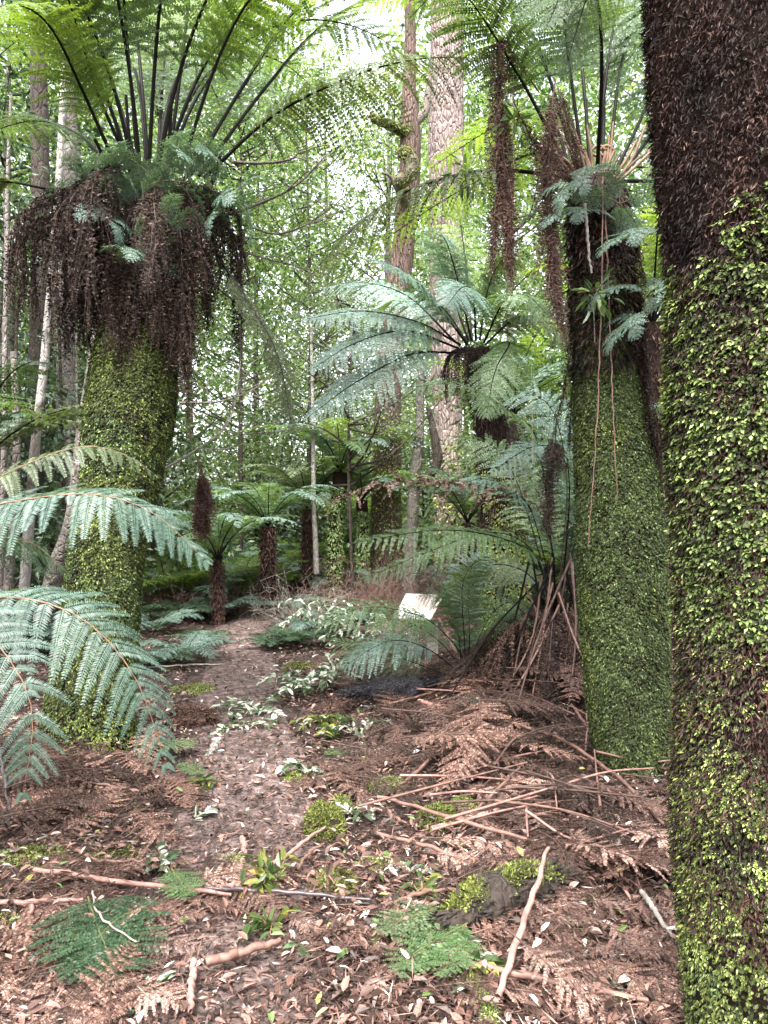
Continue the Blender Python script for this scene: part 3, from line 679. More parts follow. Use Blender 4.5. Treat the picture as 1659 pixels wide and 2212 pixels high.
# long fringe of hanging moss down the left rim
k2 = k & (n3[:, 0] < -.86) & (pos[:, 2] > .2) & (pos[:, 2] < 1.05) & (g.random(len(t)) < .5)
moss_leaves(mb, pos[k2], n3[k2], g, .018, .35, 1, .9, 1, .5)
mb.build('moss', [M['moss'], M['moss_bright'], M['moss_deep'], M['moss_cool']], t0_)
c0 = P(1618, -560, Y0)
for az, e0, lf in ((200, 55, 'fern'), (165, 50, 'fern'), (135, 60, 'fern_yellow'), (100, 60, 'fern'), (60, 60, 'fern'), (20, 60, 'fern'), (335, 60, 'fern'), (250, 65, 'fern')):
    part_frond(t0_, arch(c0, az, 2.6, e0, -30, 1.2), M[lf], M['stipe'], **dict(FN, t0=.2, plen=.36, rach=.011, n=30, m=16))
part_frond(t0_, PP([(1600, -540, 2.2), (1350, -400, 2.3), (1120, -200, 2.35), (960, -40, 2.4), (870, 55, 2.4)]), M['fern'], M['stipe'], **dict(FN, t0=.2, plen=.20, pl=.024))
part_frond(t0_, PP([(1600, -540, 2.2), (1440, -420, 2.5), (1330, -200, 2.7), (1265, 0, 2.8), (1215, 170, 2.8)]), M['fern'], M['stipe'], **dict(FN, t0=.2, plen=.16, pl=.022, droop=.5))

# ================================================================== 4. silver fern behind the sign, and the low one on the right
Y3 = 8.0
t3 = thing('tree_fern', 'silvery tree fern behind the sign with long blue green fronds reaching left', 'tree fern', P(1095, 1430, Y3))
rows3 = [(1098, 1440, 52), (1096, 1380, 50), (1090, 1250, 48), (1084, 1120, 44), (1068, 980, 34), (1052, 880, 28), (1036, 800, 27), (1029, 755, 18)]
mb, cr = big_trunk(rows3, Y3, 24, 60, .14, 5, seed=35); mb.build('trunk', M['peat'], t3)
mb = MB()
t, th, pos, n3, g = on_trunk(cr, 9000, 32, True, 0, .62)
k = fbm(pos * 4, 3, 8) > -.25
moss_leaves(mb, pos[k], n3[k], g, .03, .65, 1, .6, 0)
mb.build('moss', [M['moss']], t3)
ex3 = [
    ([(1010, 745, 8), (930, 640, 7.7), (870, 585, 7.4), (800, 555, 7.1)], 'fern_blue', .15, .30),
    ([(995, 745, 8), (900, 695, 7.7), (780, 672, 7.4), (655, 690, 7.1)], 'fern_blue', .15, .30),
    ([(990, 752, 8), (880, 715, 7.6), (770, 740, 7.2), (670, 800, 6.9)], 'fern_blue', .15, .30),
    ([(988, 762, 8), (890, 765, 7.6), (770, 825, 7.2), (660, 905, 6.9)], 'fern_blue', .15, .30),
    ([(1012, 735, 8), (965, 610, 8.1), (930, 520, 8.2), (880, 500, 8.4)], 'fern', .2, .32),
    ([(1018, 735, 8), (985, 590, 7.7), (960, 515, 7.4), (930, 490, 7.0)], 'fern_blue', .2, .30),
    ([(1028, 735, 8), (1022, 640, 7.6), (1000, 620, 7.1), (965, 660, 6.7)], 'fern_blue', .2, .30),
    ([(1036, 735, 8), (1055, 620, 7.9), (1090, 560, 7.8), (1150, 560, 7.7)], 'fern', .2, .32),
    ([(1045, 740, 8), (1090, 650, 7.6), (1140, 640, 7.2), (1190, 690, 6.9)], 'fern', .15, .32),
    ([(1048, 745, 8), (1110, 690, 7.8), (1170, 690, 7.6), (1230, 750, 7.4)], 'fern_olive', .15, .32),
    ([(1048, 755, 8), (1100, 740, 7.6), (1070, 800, 7.3), (1050, 900, 7.1)], 'fern', .15, .28),
    ([(985, 740, 8), (880, 640, 8.2), (780, 610, 8.4), (700, 620, 8.6)], 'fern_blue', .2, .32),
    ([(1010, 740, 8), (950, 660, 8.4), (880, 640, 8.8), (820, 670, 9.2)], 'fern', .2, .32),
    ([(1020, 735, 8), (1005, 560, 8.4), (980, 420, 8.8), (930, 400, 9.2)], 'fern_yellow', .25, .34),
]
for pts, lf, t0, pln in ex3:
    part_frond(t3, PP(pts), M[lf], M['stipe'], **dict(FN, t0=t0, plen=pln * 1.1, pl=.045, n=38, m=16, droop=.45, rach=.013, face=.55 if lf == 'fern_blue' else None))
mb = MB(); t, th, pos, n3, g = on_trunk(cr, 3000, 36, True, .4, 1.0); moss_leaves(mb, pos, n3, g, .07, .16, 1, .6, 0, .4); mb.build('fibre', M['fibre'], t3)
for kk in range(40):
    az = rng.uniform(0, 6.28); cen = P(1028, 760, Y3); ex = np.array([math.cos(az), math.sin(az), 0])
    q = [cen, cen + ex * .25 + [0, 0, .0], cen + ex * .33 + [0, 0, -.2], cen + ex * .30 + [0, 0, -rng.uniform(.3, .6)]]
    dead_frond_mb(q, .07, 12, 5, pl=.04).build('dead_frond', [M['dead'], M['stipe']], t3)

t4 = thing('tree_fern', 'low tree fern behind the right moss trunk, arching fronds over a fan of dead stalks', 'tree fern', G(1205, 1490))
c4 = P(1205, 1330, 6.2)
b4 = G(1205, 1490)
mb = MB(); tube(mb, [[c4[0], c4[1], float(gh(c4[0], c4[1])) - .1], c4], [.16, .15, .10], 16, 16, 0, .2, 9); mb.build('trunk', M['peat'], t4)
ex4 = [
    ([(1205, 1320, 6.2), (1165, 970, 5.9), (1100, 890, 5.6), (1000, 832, 5.3), (868, 838, 5.1)], 'fern', .36, .26),
    ([(1215, 1320, 6.2), (1225, 1050, 6.4), (1195, 890, 6.5), (1130, 850, 6.6), (1065, 890, 6.8)], 'fern_blue', .4, .28),
    ([(1200, 1320, 6.2), (1190, 1170, 6.0), (1130, 1080, 5.8), (1050, 1035, 5.6), (970, 1055, 5.4)], 'fern_blue', .28, .22),
    ([(1210, 1320, 6.2), (1230, 1080, 6.0), (1215, 980, 5.7), (1150, 965, 5.5), (1060, 1020, 5.3)], 'fern_blue', .35, .22),
    ([(1200, 1330, 6.2), (1170, 1215, 5.9), (1090, 1165, 5.6), (950, 1145, 5.3), (750, 1175, 5.0)], 'fern', .26, .20),
    ([(1195, 1330, 6.2), (1150, 1190, 6.3), (1060, 1150, 6.3), (930, 1190, 6.2), (765, 1260, 6.1)], 'fern', .3, .18),
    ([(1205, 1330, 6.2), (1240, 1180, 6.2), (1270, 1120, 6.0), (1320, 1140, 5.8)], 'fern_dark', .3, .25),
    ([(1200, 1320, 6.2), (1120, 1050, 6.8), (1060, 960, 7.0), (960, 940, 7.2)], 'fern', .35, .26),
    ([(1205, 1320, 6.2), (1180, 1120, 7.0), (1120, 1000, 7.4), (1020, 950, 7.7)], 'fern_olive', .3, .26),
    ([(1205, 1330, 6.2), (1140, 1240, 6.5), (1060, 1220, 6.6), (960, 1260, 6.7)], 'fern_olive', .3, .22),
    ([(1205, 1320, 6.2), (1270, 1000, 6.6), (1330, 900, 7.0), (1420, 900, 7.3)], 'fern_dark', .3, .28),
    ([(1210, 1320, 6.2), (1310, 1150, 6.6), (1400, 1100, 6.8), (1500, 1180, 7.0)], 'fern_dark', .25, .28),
]
for pts, lf, t0, pln in ex4:
    part_frond(t4, PP(pts), M[lf], M['stipe'], **dict(FN, t0=t0, plen=pln * 1.15, pl=.032, n=32, m=15, droop=.4, rach=.008, face=.5 if lf != 'fern_dark' else None))
mb = dead_frond_mb(PP([(1200, 1320, 6.2), (1150, 1110, 5.9), (1090, 1062, 5.6), (950, 1040, 5.3), (820, 1045, 5.1), (710, 1085, 5.0)]), .24, 34, 14, droop=.35, t0=.3, pl=.034, pw=.95, alpha=30)
tag(mb.build('dead_frond', [M['dead_pink'], M['stipe']], t4), 'browned frond among the green ones')
for pts in ([(1190, 985, 5.2), (1182, 1060, 5.2), (1185, 1150, 5.2)], [(1195, 1000, 5.25), (1190, 1080, 5.2), (1178, 1130, 5.2)]):
    dead_frond_mb(PP([(1205, 1300, 6.1), (1225, 1050, 5.7), (1200, 960, 5.4)] + pts), .10, 50, 10, t0=.55, droop=1.3).build('dead_frond', [M['dead'], M['dead_stipe']], t4)
for kk in range(44):
    s0 = P(1205 + rng.normal(0, 40), rng.uniform(1190, 1350), 6.15 + rng.normal(0, .2)); a = rng.normal(-.35, .75); ln = rng.uniform(.5, 1.25)
    gx_ = s0[0] + math.sin(a) * ln * .75; gy_ = s0[1] + rng.uniform(-.75, .1)
    e_ = np.array([gx_, gy_, float(gh(gx_, gy_)) + rng.uniform(0, .12)]); m_ = (s0 + e_) / 2 + rng.normal(0, .035, 3)
    mb = MB(); tube(mb, [s0, m_, e_], [.009, .008, .005], 5, 10, 0, .15, 20)
    mb.build('dead_stalk', M[('dead_stipe', 'stipe', 'stick')[kk % 3]], t4)
for kk in range(56):
    a = rng.uniform(2.4, 6.8); ex = np.array([math.cos(a), math.sin(a), 0]); ln = rng.uniform(.4, .9)
    e_ = c4 + ex * ln; zg = float(gh(e_[0], e_[1]))
    q = [c4, c4 + ex * ln * .45 + [0, 0, .02], c4 + ex * ln * .8 + [0, 0, -.28], [e_[0], e_[1], max(zg + .02, c4[2] - .75)]]
    dead_frond_mb(q, .17, 28, 10, pl=.036).build('dead_frond', [M['dead'] if kk % 2 else M['dead_red'], M['dead_stipe']], t4)

# young fern in front of the sign
b5 = G(1008, 1500)
t5 = thing('young_fern', 'young fern with thin black stalks whose fronds cross in front of the sign', 'fern', b5)
ex5 = [
    ([(1000, 1420, 0), (940, 1350, -.1), (880, 1322, -.2), (790, 1312, -.3), (690, 1345, -.4)], 'fern', .38, .26),
    ([(985, 1450, 0), (920, 1400, -.1), (840, 1385, -.2), (740, 1440, -.3)], 'fern_blue', .38, .22),
    ([(975, 1465, 0), (890, 1430, .1), (800, 1400, .2), (720, 1380, .3)], 'fern', .35, .22),
    ([(1003, 1380, 0), (998, 1280, -.15), (1012, 1230, -.3), (1050, 1200, -.45)], 'fern', .36, .24),
    ([(1014, 1380, 0), (1012, 1300, .1), (1020, 1220, .3), (1060, 1190, .5)], 'fern_blue', .40, .26),
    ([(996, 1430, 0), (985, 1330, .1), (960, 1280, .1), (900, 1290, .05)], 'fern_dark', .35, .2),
    ([(1020, 1420, 0), (1060, 1330, .0), (1110, 1300, .0), (1180, 1330, .1)], 'fern', .35, .3),
    ([(995, 1440, 0), (930, 1370, .3), (860, 1340, .5), (790, 1350, .7)], 'fern_olive', .35, .2),
]
for pts, lf, t0, pln in ex5:
    q = PP([(1008, 1500, b5[1])] + [(u, v, b5[1] + dy) for u, v, dy in pts])
    sd = [1, .2, 0] if pts[0][0] in (1003, 1014) else None
    part_frond(t5, q, M[lf], M['stipe'], **dict(FN, t0=t0, plen=pln * (1.3 if sd is None else 1), pl=.026, n=26, m=16, droop=.3, rach=.006, side=sd, face=.4 if sd is None else None))

# ================================================================== 5. big fronds reaching in from the left
t6 = thing('tree_fern', 'blue green tree fern at the left edge, fronds hanging before the leaning moss trunk', 'tree fern', (-2.35, 2.9, float(gh(-2.35, 2.9))))
c6 = np.array([-2.30, 2.95, 1.35])
mb = MB(); tube(mb, [[-2.35, 2.9, float(gh(-2.35, 2.9)) - .1], [-2.33, 2.93, .7], c6], [.20, .15, .12], 20, 24, 0, .2, 8); mb.build('trunk', M['peat'], t6)
ex6 = [
    (PP([(-120, 1118, 2.95), (40, 1082, 2.9), (200, 1068, 2.85), (330, 1108, 2.85), (450, 1215, 2.85)]), 'fern_near', .34, .25, 27, 30, .34, .046),
    (PP([(-150, 1330, 2.7), (10, 1290, 2.6), (170, 1332, 2.55), (290, 1460, 2.5), (362, 1660, 2.5)]), 'fern_near', .34, .22, 27, 26, .40, .034),
    (PP([(-150, 1280, 2.5), (-90, 1320, 2.4), (10, 1410, 2.3), (70, 1540, 2.25), (50, 1720, 2.25)]), 'fern_near', .34, .20, 26, 26, .35, .030),
    (PP([(-160, 1120, 3.5), (30, 1015, 3.55), (170, 966, 3.6), (265, 980, 3.6), (340, 1028, 3.6)]), 'fern_olive', .34, .19, 24, 22, .40, .036),
    (PP([(-150, 1160, 3.1), (0, 1160, 3.3), (80, 1180, 3.45), (150, 1240, 3.5)]), 'fern_dark', .34, .20, 24, 20, .45, .036),
    (PP([(-160, 1290, 2.3), (-100, 1370, 2.2), (-70, 1460, 2.15), (-60, 1600, 2.15)]), 'fern_near', .34, .15, 24, 20, .4, .03),
]
for (q, lf, t0, pln, n, m, dr, pl), rl in zip(ex6, (-.38, -.45, -.65, -.35, -.4, -.6)):
    q = np.vstack([[c6], q])
    part_frond(t6, q, M[lf], M['stipe_tan'], n=n, m=m, t0=t0, plen=pln, pl=pl, droop=dr, rach=.006, alpha=16, pj=.10, jit=.06, prof=(.35, .75), vee=.0, roll=rl, pw=.88, miss=.04)
for az in (80, 120, 160, 200, 240, 285):
    part_frond(t6, arch(c6, az, 2.0, 60, -20, 1.2), M['fern'], M['stipe_tan'], **dict(FN, t0=.15, plen=.3, n=26, m=16))
del epi

# ================================================================== 6. sign
t7 = thing('sign', 'tilted pale information panel on two low timber posts beside the path', 'sign', G(905, 1432))
BL, BR = P(850, 1335, 7.95), P(929, 1341, 7.78); TL, TR = P(877, 1282, 8.2), P(959, 1284, 8.03)
ex_, ey_ = BR - BL, TL - BL; nrm = np.cross(unit(ex_), unit(ey_)); nrm = unit(nrm)
def slab(mb, a, b, c, d, n, th, mat=0):
    V = np.array([a, b, c, d, a - n * th, b - n * th, c - n * th, d - n * th])
    mb.add(V, [[0, 1, 2, 3], [7, 6, 5, 4], [0, 4, 5, 1], [1, 5, 6, 2], [2, 6, 7, 3], [3, 7, 4, 0]], mat)
mp, nt, out = newmat('sign_sky_glare'); N_ = nt.nodes; L_ = nt.links
tc = N_.new('ShaderNodeTexCoord'); no = N_.new('ShaderNodeTexNoise'); no.inputs['Scale'].default_value = 22; no.inputs['Detail'].default_value = 4; no.inputs['Distortion'].default_value = 1.5
L_.new(tc.outputs['Object'], no.inputs[0]); r_ = ramp(nt, [(.3, (.62, .55, .63)), (.5, (.70, .65, .72)), (.7, (.78, .75, .80))]); L_.new(no.outputs['Fac'], r_.inputs[0])  # sky glare painted into the face as a pale mottled colour
b_ = N_.new('ShaderNodeBsdfPrincipled'); b_.inputs['Roughness'].default_value = .22; b_.inputs['Specular IOR Level'].default_value = .8
L_.new(r_.outputs[0], b_.inputs['Base Color']); L_.new(b_.outputs[0], out.inputs[0])
mb = MB(); slab(mb, BL, BR, TR, TL, nrm, .012); mb.build('panel', plain('sign_edge', (.35, .28, .25), .5), t7)
i_ = lambda a, b: BL + ex_ * a + ey_ * b + nrm * .0015
mb = MB(); slab(mb, i_(.015, .02), i_(.985, .02), i_(.985, .98), i_(.015, .98), nrm, .003); mb.build('printed_face', mp, t7)
def box(mb, lo, hi, mat=0):
    x0, y0, z0 = lo; x1, y1, z1 = hi
    V = [[x0, y0, z0], [x1, y0, z0], [x1, y1, z0], [x0, y1, z0], [x0, y0, z1], [x1, y0, z1], [x1, y1, z1], [x0, y1, z1]]
    mb.add(V, [[3, 2, 1, 0], [4, 5, 6, 7], [0, 1, 5, 4], [1, 2, 6, 5], [2, 3, 7, 6], [3, 0, 4, 7]], mat)
for u, Yp in ((893, 8.0), (934, 7.98)):
    p_ = P(u, 1352, Yp); g_ = float(gh(p_[0], p_[1])); mb = MB(); box(mb, (p_[0] - .055, p_[1] - .03, g_ - .2), (p_[0] + .055, p_[1] + .03, p_[2] + (.0 if u < 900 else .03))); mb.build('post', M['post'], t7)
mb = MB(); pc = P(890, 1346, 8.02); box(mb, (pc[0] - .07, pc[1] - .05, pc[2] - .04), (pc[0] + .30, pc[1] + .05, pc[2] + .012)); mb.build('bracket', M['metal'], t7)

# ================================================================== 7. background trunks
def tree_trunk(name, label, cat, rows, Y, mat, seed, extra=(), bump=.10, na=24, dY=0, ridges=0, group=None):
    root = thing(name, label, cat, P(rows[0][0], rows[0][1], Y), group)
    c, r = trunk_pts(rows, Y, dY); cr = spline(np.hstack([c, r[:, None]]), 70)
    mb = MB(); tube(mb, cr[:, :3], cr[:, 3], na, 70, 0, bump, 4, seed, ridges=ridges); mb.build('trunk', mat, root)
    for pts, rr, m2 in extra:
        mb = MB(); q = PP(pts); tube(mb, q, rr, 10, 30, 0, .25, 12, seed); mb.build('branch', m2, root)
    return root, cr
e1, cr1 = tree_trunk('eucalypt', 'broad pale trunk with flaking pinkish bark behind the silver tree fern', 'tree', [(978, 1300, 52), (974, 1240, 40), (968, 1100, 33), (966, 900, 31), (962, 700, 33), (962, 450, 36), (964, 200, 36), (966, -60, 34), (968, -400, 30)], 15, M['euc'], 3, ridges=7)
mb = MB(); t, th, pos, n3, g = on_trunk(cr1, 1500, 51, True, 0, .2); moss_leaves(mb, pos, n3, g, .06, .6, 1, .5); mb.build('moss', M['moss'], e1)
e2, cr2 = tree_trunk('eucalypt', 'brown stringy trunk forking into mossy limbs, left of the broad pale trunk', 'tree', [(832, 1290, 58), (834, 1220, 42), (834, 1120, 33), (836, 1000, 30), (838, 880, 28), (850, 720, 25), (872, 520, 23), (884, 380, 22), (886, 270, 21), (884, 180, 14), (886, 60, 12), (880, -120, 10), (884, -300, 7)], 13.6, M['euc_brown'], 4,
    [([(884, 290, 13.6), (850, 275, 13.4), (815, 262, 13.2), (795, 250, 13.0)], [.11, .09, .06, .03], M['branch']), ([(886, 280, 13.6), (905, 255, 13.6), (920, 235, 13.7), (930, 150, 13.8)], [.10, .08, .06, .03], M['branch']),
     ([(876, 440, 13.4), (862, 392, 13.0), (884, 380, 12.9), (889, 350, 12.9), (880, 330, 12.9), (868, 328, 12.9), (866, 340, 12.9)], [.07, .085, .085, .10, .13, .10, .06], M['branch']), ([(872, 440, 13.4), (845, 385, 13.1), (825, 372, 13.0)], [.06, .04, .02], M['branch'])], ridges=9)
for pts, n, rr in (([(884, 286, 13.5), (850, 271, 13.3), (800, 252, 13.0)], 2200, .06), ([(862, 392, 13.0), (886, 378, 12.9), (889, 350, 12.9), (880, 330, 12.9), (866, 330, 12.9)], 3600, .095)):
    mb = MB(); q = spline(PP(pts), n); nn = unit(rng.normal(0, 1, (n, 3)) + [0, -.3, .5]); moss_leaves(mb, q + nn * rr, nn, np.random.default_rng(3), .04, .5, 1, .6)
    mb.build('limb_moss', M['moss_bright'], e2)
mb = MB(); t, th, pos, n3, g = on_trunk(cr2, 3500, 52, True, 0, .25); moss_leaves(mb, pos, n3, g, .035, .6, 1, .5); mb.build('moss', M['moss'], e2)
e3, _ = tree_trunk('slim_tree', 'slim dark forked trunk between the brown and the broad pale trunk', 'tree', [(884, 1300, 20), (888, 1180, 13), (896, 1040, 12), (905, 950, 11), (908, 840, 9), (912, 780, 6)], 12.5, M['bark_grey'], 6,
    [([(898, 1050, 12.5), (920, 1035, 12.4), (945, 1000, 12.3), (938, 940, 12.3), (925, 880, 12.3)], [.085, .08, .075, .06, .04], M['bark_dark']), ([(907, 850, 12.5), (925, 825, 12.4), (940, 800, 12.4), (930, 770, 12.4)], [.05, .04, .03, .02], M['branch']), ([(925, 826, 12.4), (905, 815, 12.3), (880, 795, 12.2)], [.03, .025, .012], M['branch'])])
tree_trunk('forest_tree', 'thick dark trunk at the left edge, behind the white barked sapling', 'tree', [(52, 1360, 34), (66, 1200, 24), (80, 900, 21), (86, 650, 20), (88, 420, 19), (84, 200, 18), (82, 60, 15), (84, -200, 12)], 8.6, M['bark_dark'], 7)
tree_trunk('forest_tree', 'grey lichen spotted trunk just left of the leaning moss trunk', 'tree', [(150, 1340, 28), (146, 1200, 22), (142, 900, 20), (144, 700, 19), (148, 500, 17), (152, 250, 14), (156, -100, 10)], 9.2, M['bark_grey'], 8)
tree_trunk('sapling', 'white barked slender sapling standing left of the grey trunk', 'tree', [(40, 1430, 12), (58, 1200, 11), (74, 985, 10), (94, 800, 9), (112, 600, 8.5), (128, 380, 7.5), (136, 200, 6.5), (142, 0, 5)], 6.3, M['bark_white'], 9, [([(112, 615, 6.3), (170, 640, 6.2), (212, 640, 6.1)], [.008, .006, .003], M['branch']), ([(100, 745, 6.3), (150, 720, 6.2), (200, 610, 6.1)], [.009, .006, .003], M['bark_dark'])], na=12)
tree_trunk('sapling', 'leaning whitish trunk slanting behind the base of the mossy left tree fern', 'tree', [(92, 1340, 20), (120, 1230, 17), (155, 1120, 15), (180, 930, 14), (206, 750, 12), (222, 600, 10), (232, 420, 8)], 7.4, M['bark_mottled'], 10, na=14)
tree_trunk('sapling', 'short pale pole below the left arching frond, at the left edge', 'tree', [(12, 1380, 11), (20, 1240, 10), (30, 1120, 9), (36, 960, 8), (30, 760, 7)], 6.6, M['bark_mottled'], 11, na=12)
tree_trunk('sapling', 'thin pale pole rising along the left edge of the view', 'tree', [(0, 1400, 7), (6, 1100, 6), (10, 800, 5.5), (14, 560, 5), (16, 400, 4), (24, 200, 3)], 6.8, M['bark_mottled'], 12, na=10)
for kk in range(13):
    u = rng.uniform(-120, 215); lean = rng.uniform(-40, 60)
    tree_trunk('thin_stem', 'thin dark stem in the crowded thicket at the left edge', 'tree', [(u, 1360, 5), (u + lean * .4, 1000, 4), (u + lean * .8, 700, 3.5), (u + lean * 1.3, rng.uniform(300, 600), 2)], rng.uniform(7, 10.5), M['bark_dark'] if kk % 4 else M['bark_mottled'], 40 + kk, na=8, group='thin stems of the left thicket')
tree_trunk('sapling', 'thin pole beside the brown fern trunk far along the path', 'tree', [(684, 1240, 6), (681, 1160, 5.5), (678, 1090, 5), (676, 900, 4), (672, 700, 3)], 12.2, M['bark_white'], 66, na=10)

# ------------------------------------------------------------------ leafy trees
def leaf_sprays(mb, centers, per, rad, L, Wr, g, mat=0, flat=.35, hang=.25):
    nC = len(centers); n = nC * per
    c = np.repeat(centers, per, 0)
    off = g.normal(0, 1, (n, 3)) * np.array([1, 1, flat]) * np.repeat(rad * g.uniform(.6, 1.4, nC), per)[:, None] * .6
    tilt = np.repeat(g.normal(0, .35, (nC, 3)), per, 0)
    off[:, 2] += (off[:, :2] * tilt[:, :2]).sum(1)
    D = unit(off * np.array([1, 1, .3]) + g.normal(0, .25, (n, 3)) * rad - np.array([0, 0, hang * rad]))
    N = np.array([0, 0, 1.0]) + tilt * .8 + g.normal(0, .5, (n, 3))
    l = L * g.uniform(.6, 1.35, n)
    V, Q = kites(c + off, D, N, l, l * Wr, .45, .12)
    mb.add(V, Q, mat)
def leafy_tree(label, base, height, spread, zmin, leafm, g, ncl=170, per=46, L=.085, trunk_r=.11, barkm=None, group=None, name='broadleaf_tree', rad=.42, lean=(0, 0)):
    base = np.asarray(base, float); root = thing(name, label, 'tree', base, group)
    top = base + np.array([lean[0], lean[1], height])
    mid = (base + top) / 2 + g.normal(0, .15, 3) * [1, 1, 0]
    tr = spline([base - [0, 0, .2], mid, top], 30)
    mb = MB(); tube(mb, tr, [trunk_r, trunk_r * .8, trunk_r * .5, .02], 10, 30, 0, .15, 5); mb.build('trunk', barkm or M['bark_grey'], root)
    h = g.uniform(0, 1, ncl) ** .85; zz = zmin + (height - zmin) * h
    a = g.uniform(0, 6.28, ncl); rr = spread * np.sqrt(g.uniform(.04, 1, ncl)) * np.clip(1.15 - .75 * h ** 2, .2, 1)
    axis_ = np.stack([np.interp(zz, tr[:, 2] - base[2], tr[:, k]) for k in range(3)], 1)
    cen = axis_ + np.stack([rr * np.cos(a), rr * np.sin(a), 0 * a + g.normal(0, .15, ncl)], 1)
    lm = MB(); leaf_sprays(lm, cen, per, rad, L, .45, g); lm.build('crown', leafm, root)
    bm = MB()
    tube(bm, tr[8:], [trunk_r * .7, .015], 6, 16)
    for k in range(0, ncl, 5):
        z0 = max(zz[k] - rr[k] * .7, .4); s = np.array([np.interp(z0, tr[:, 2] - base[2], tr[:, j]) for j in range(3)])
        m_ = (s + cen[k]) / 2 + np.array([0, 0, -.12 * rr[k]]) + g.normal(0, .1, 3)
        tube(bm, [s, m_, cen[k]], [.022, .014, .004], 5, 10)
    bm.build('limbs', M['bark_dark'], root)
    return root
g = np.random.default_rng(99)
def at(u, Y): 
    x = (u - CU) / F * Y; return (x, Y, float(gh(x, Y)))
leafy_tree('light leafy tree with fine glossy leaves right behind the leaning mossy tree fern', at(520, 14.5), 10.0, 2.3, 3.4, M['leaf'], g, 170, 44, .095, .05, M['bark_dark'])
leafy_tree('bright green leafy tree over the path, left of the brown forked trunk', at(660, 17.5), 11.0, 2.6, 4.5, M['leaf'], g, 180, 44, .10, .06, M['bark_dark'])
leafy_tree('yellow green backlit leafy tree beyond the bend in the path', at(560, 19), 11.5, 2.7, 2.8, M['leaf_pale'], g, 220, 44, .12, .10, M['bark_dark'])
leafy_tree('grey green fine leaved tree behind the silver fern fronds', at(765, 12.0), 5.0, 1.6, 2.6, M['leaf_grey'], g, 170, 56, .05, .03, M['bark_dark'], rad=.36)
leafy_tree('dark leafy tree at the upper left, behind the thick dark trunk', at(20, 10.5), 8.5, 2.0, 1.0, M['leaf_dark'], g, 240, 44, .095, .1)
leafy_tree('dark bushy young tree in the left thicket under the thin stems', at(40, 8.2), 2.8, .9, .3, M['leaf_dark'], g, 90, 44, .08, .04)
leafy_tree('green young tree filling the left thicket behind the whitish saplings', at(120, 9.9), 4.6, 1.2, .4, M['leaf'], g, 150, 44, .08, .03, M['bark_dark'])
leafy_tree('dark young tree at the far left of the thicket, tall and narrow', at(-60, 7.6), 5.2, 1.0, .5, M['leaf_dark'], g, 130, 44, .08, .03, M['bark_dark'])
leafy_tree('tree with pale leaves seen between the left trunks, high and backlit', at(170, 16), 12, 2.6, 2.5, M['leaf_pale'], g, 220, 44, .11, .12)
leafy_tree('leafy tree behind the broad pale trunk on its right', at(1110, 17), 11.5, 2.6, 2.0, M['leaf'], g, 260, 46, .11, .12)
leafy_tree('leafy tree behind the right moss trunk, filling between the two big trunks', at(1400, 10), 6.5, 1.7, .6, M['leaf'], g, 190, 46, .085, .09)
leafy_tree('tall tree rising behind the brown forked trunk', at(840, 20), 13.0, 2.8, 2.0, M['leaf_pale'], g, 240, 46, .12, .14)
leafy_tree('tall loose crowned tree far behind the leaning tree fern', at(330, 14), 11.5, 2.4, 2.2, M['leaf'], g, 240, 46, .10, .12)
spots = [(-230, 12), (-420, 16), (420, 22), (700, 26), (1230, 21), (1480, 16), (1700, 14), (60, 26), (1000, 30), (1900, 13)]
for k, (u, Y) in enumerate(spots):
    leafy_tree('distant forest tree, its leaves merging with its neighbours far behind the ferns', at(u, Y), rng.uniform(12, 17) * (Y / 22) ** .4, 2.4 + Y * .05, 2.5, (M['leaf'], M['leaf_pale'], M['leaf'], M['leaf_pale'], M['leaf'])[k % 5], g, 170, 36, .10 + Y * .003, .11, M['bark_dark'], group='distant forest trees', rad=.6)
bsrc = [leafy_tree('leafy bush in the bright green undergrowth beyond the ferns', (0, 0, 0), 3.0, 1.25, .15, M[mt], g, 95, 44, .10, .035, M['bark_dark'], group='bushes in the far undergrowth', name='leafy_bush', rad=.45) for mt in ('leaf_pale', 'leaf', 'leaf_grey')]
for o in bsrc: o['category'] = 'bush'
for k, (u, Y) in enumerate([(400, 16), (330, 12.5), (230, 12.5), (520, 17), (620, 19), (700, 16), (800, 18), (900, 16.5), (1010, 16), (1100, 13.5), (1200, 12), (1300, 11), (1400, 12.5), (1180, 17), (560, 22), (760, 23), (120, 12), (0, 11), (-120, 12.5), (980, 21), (390, 19), (1470, 10.5), (1560, 12), (600, 17), (270, 16), (1330, 15)]):
    o = bsrc[k % 3] if k < 3 else copy_tree(bsrc[k % 3])
    o.location = at(u, Y); q_ = rng.uniform(.8, 1.25); o.rotation_euler = (0, 0, rng.uniform(0, 6)); o.scale = (q_, q_, q_ * rng.uniform(.8, 1.3))
# far woodland that reads as one mass
mb = MB(); n = 5200
a = rng.uniform(-.75, .75, n); dd = rng.uniform(34, 46, n)
hh = 27 * rng.random(n) ** 1.05 * (1 + .2 * np.sin(a * 23))
cen = np.stack([np.sin(a) * dd, np.cos(a) * dd, hh], 1)
cen = cen[~((np.abs(a + .035) < .055) & (hh > 16))]
leaf_sprays(mb, cen, 22, 1.0, .40, .5, np.random.default_rng(5))
tag(mb.build('far_woodland', M['leaf_far']), 'distant mass of sunlit forest foliage closing the view', 'woodland', kind='stuff')
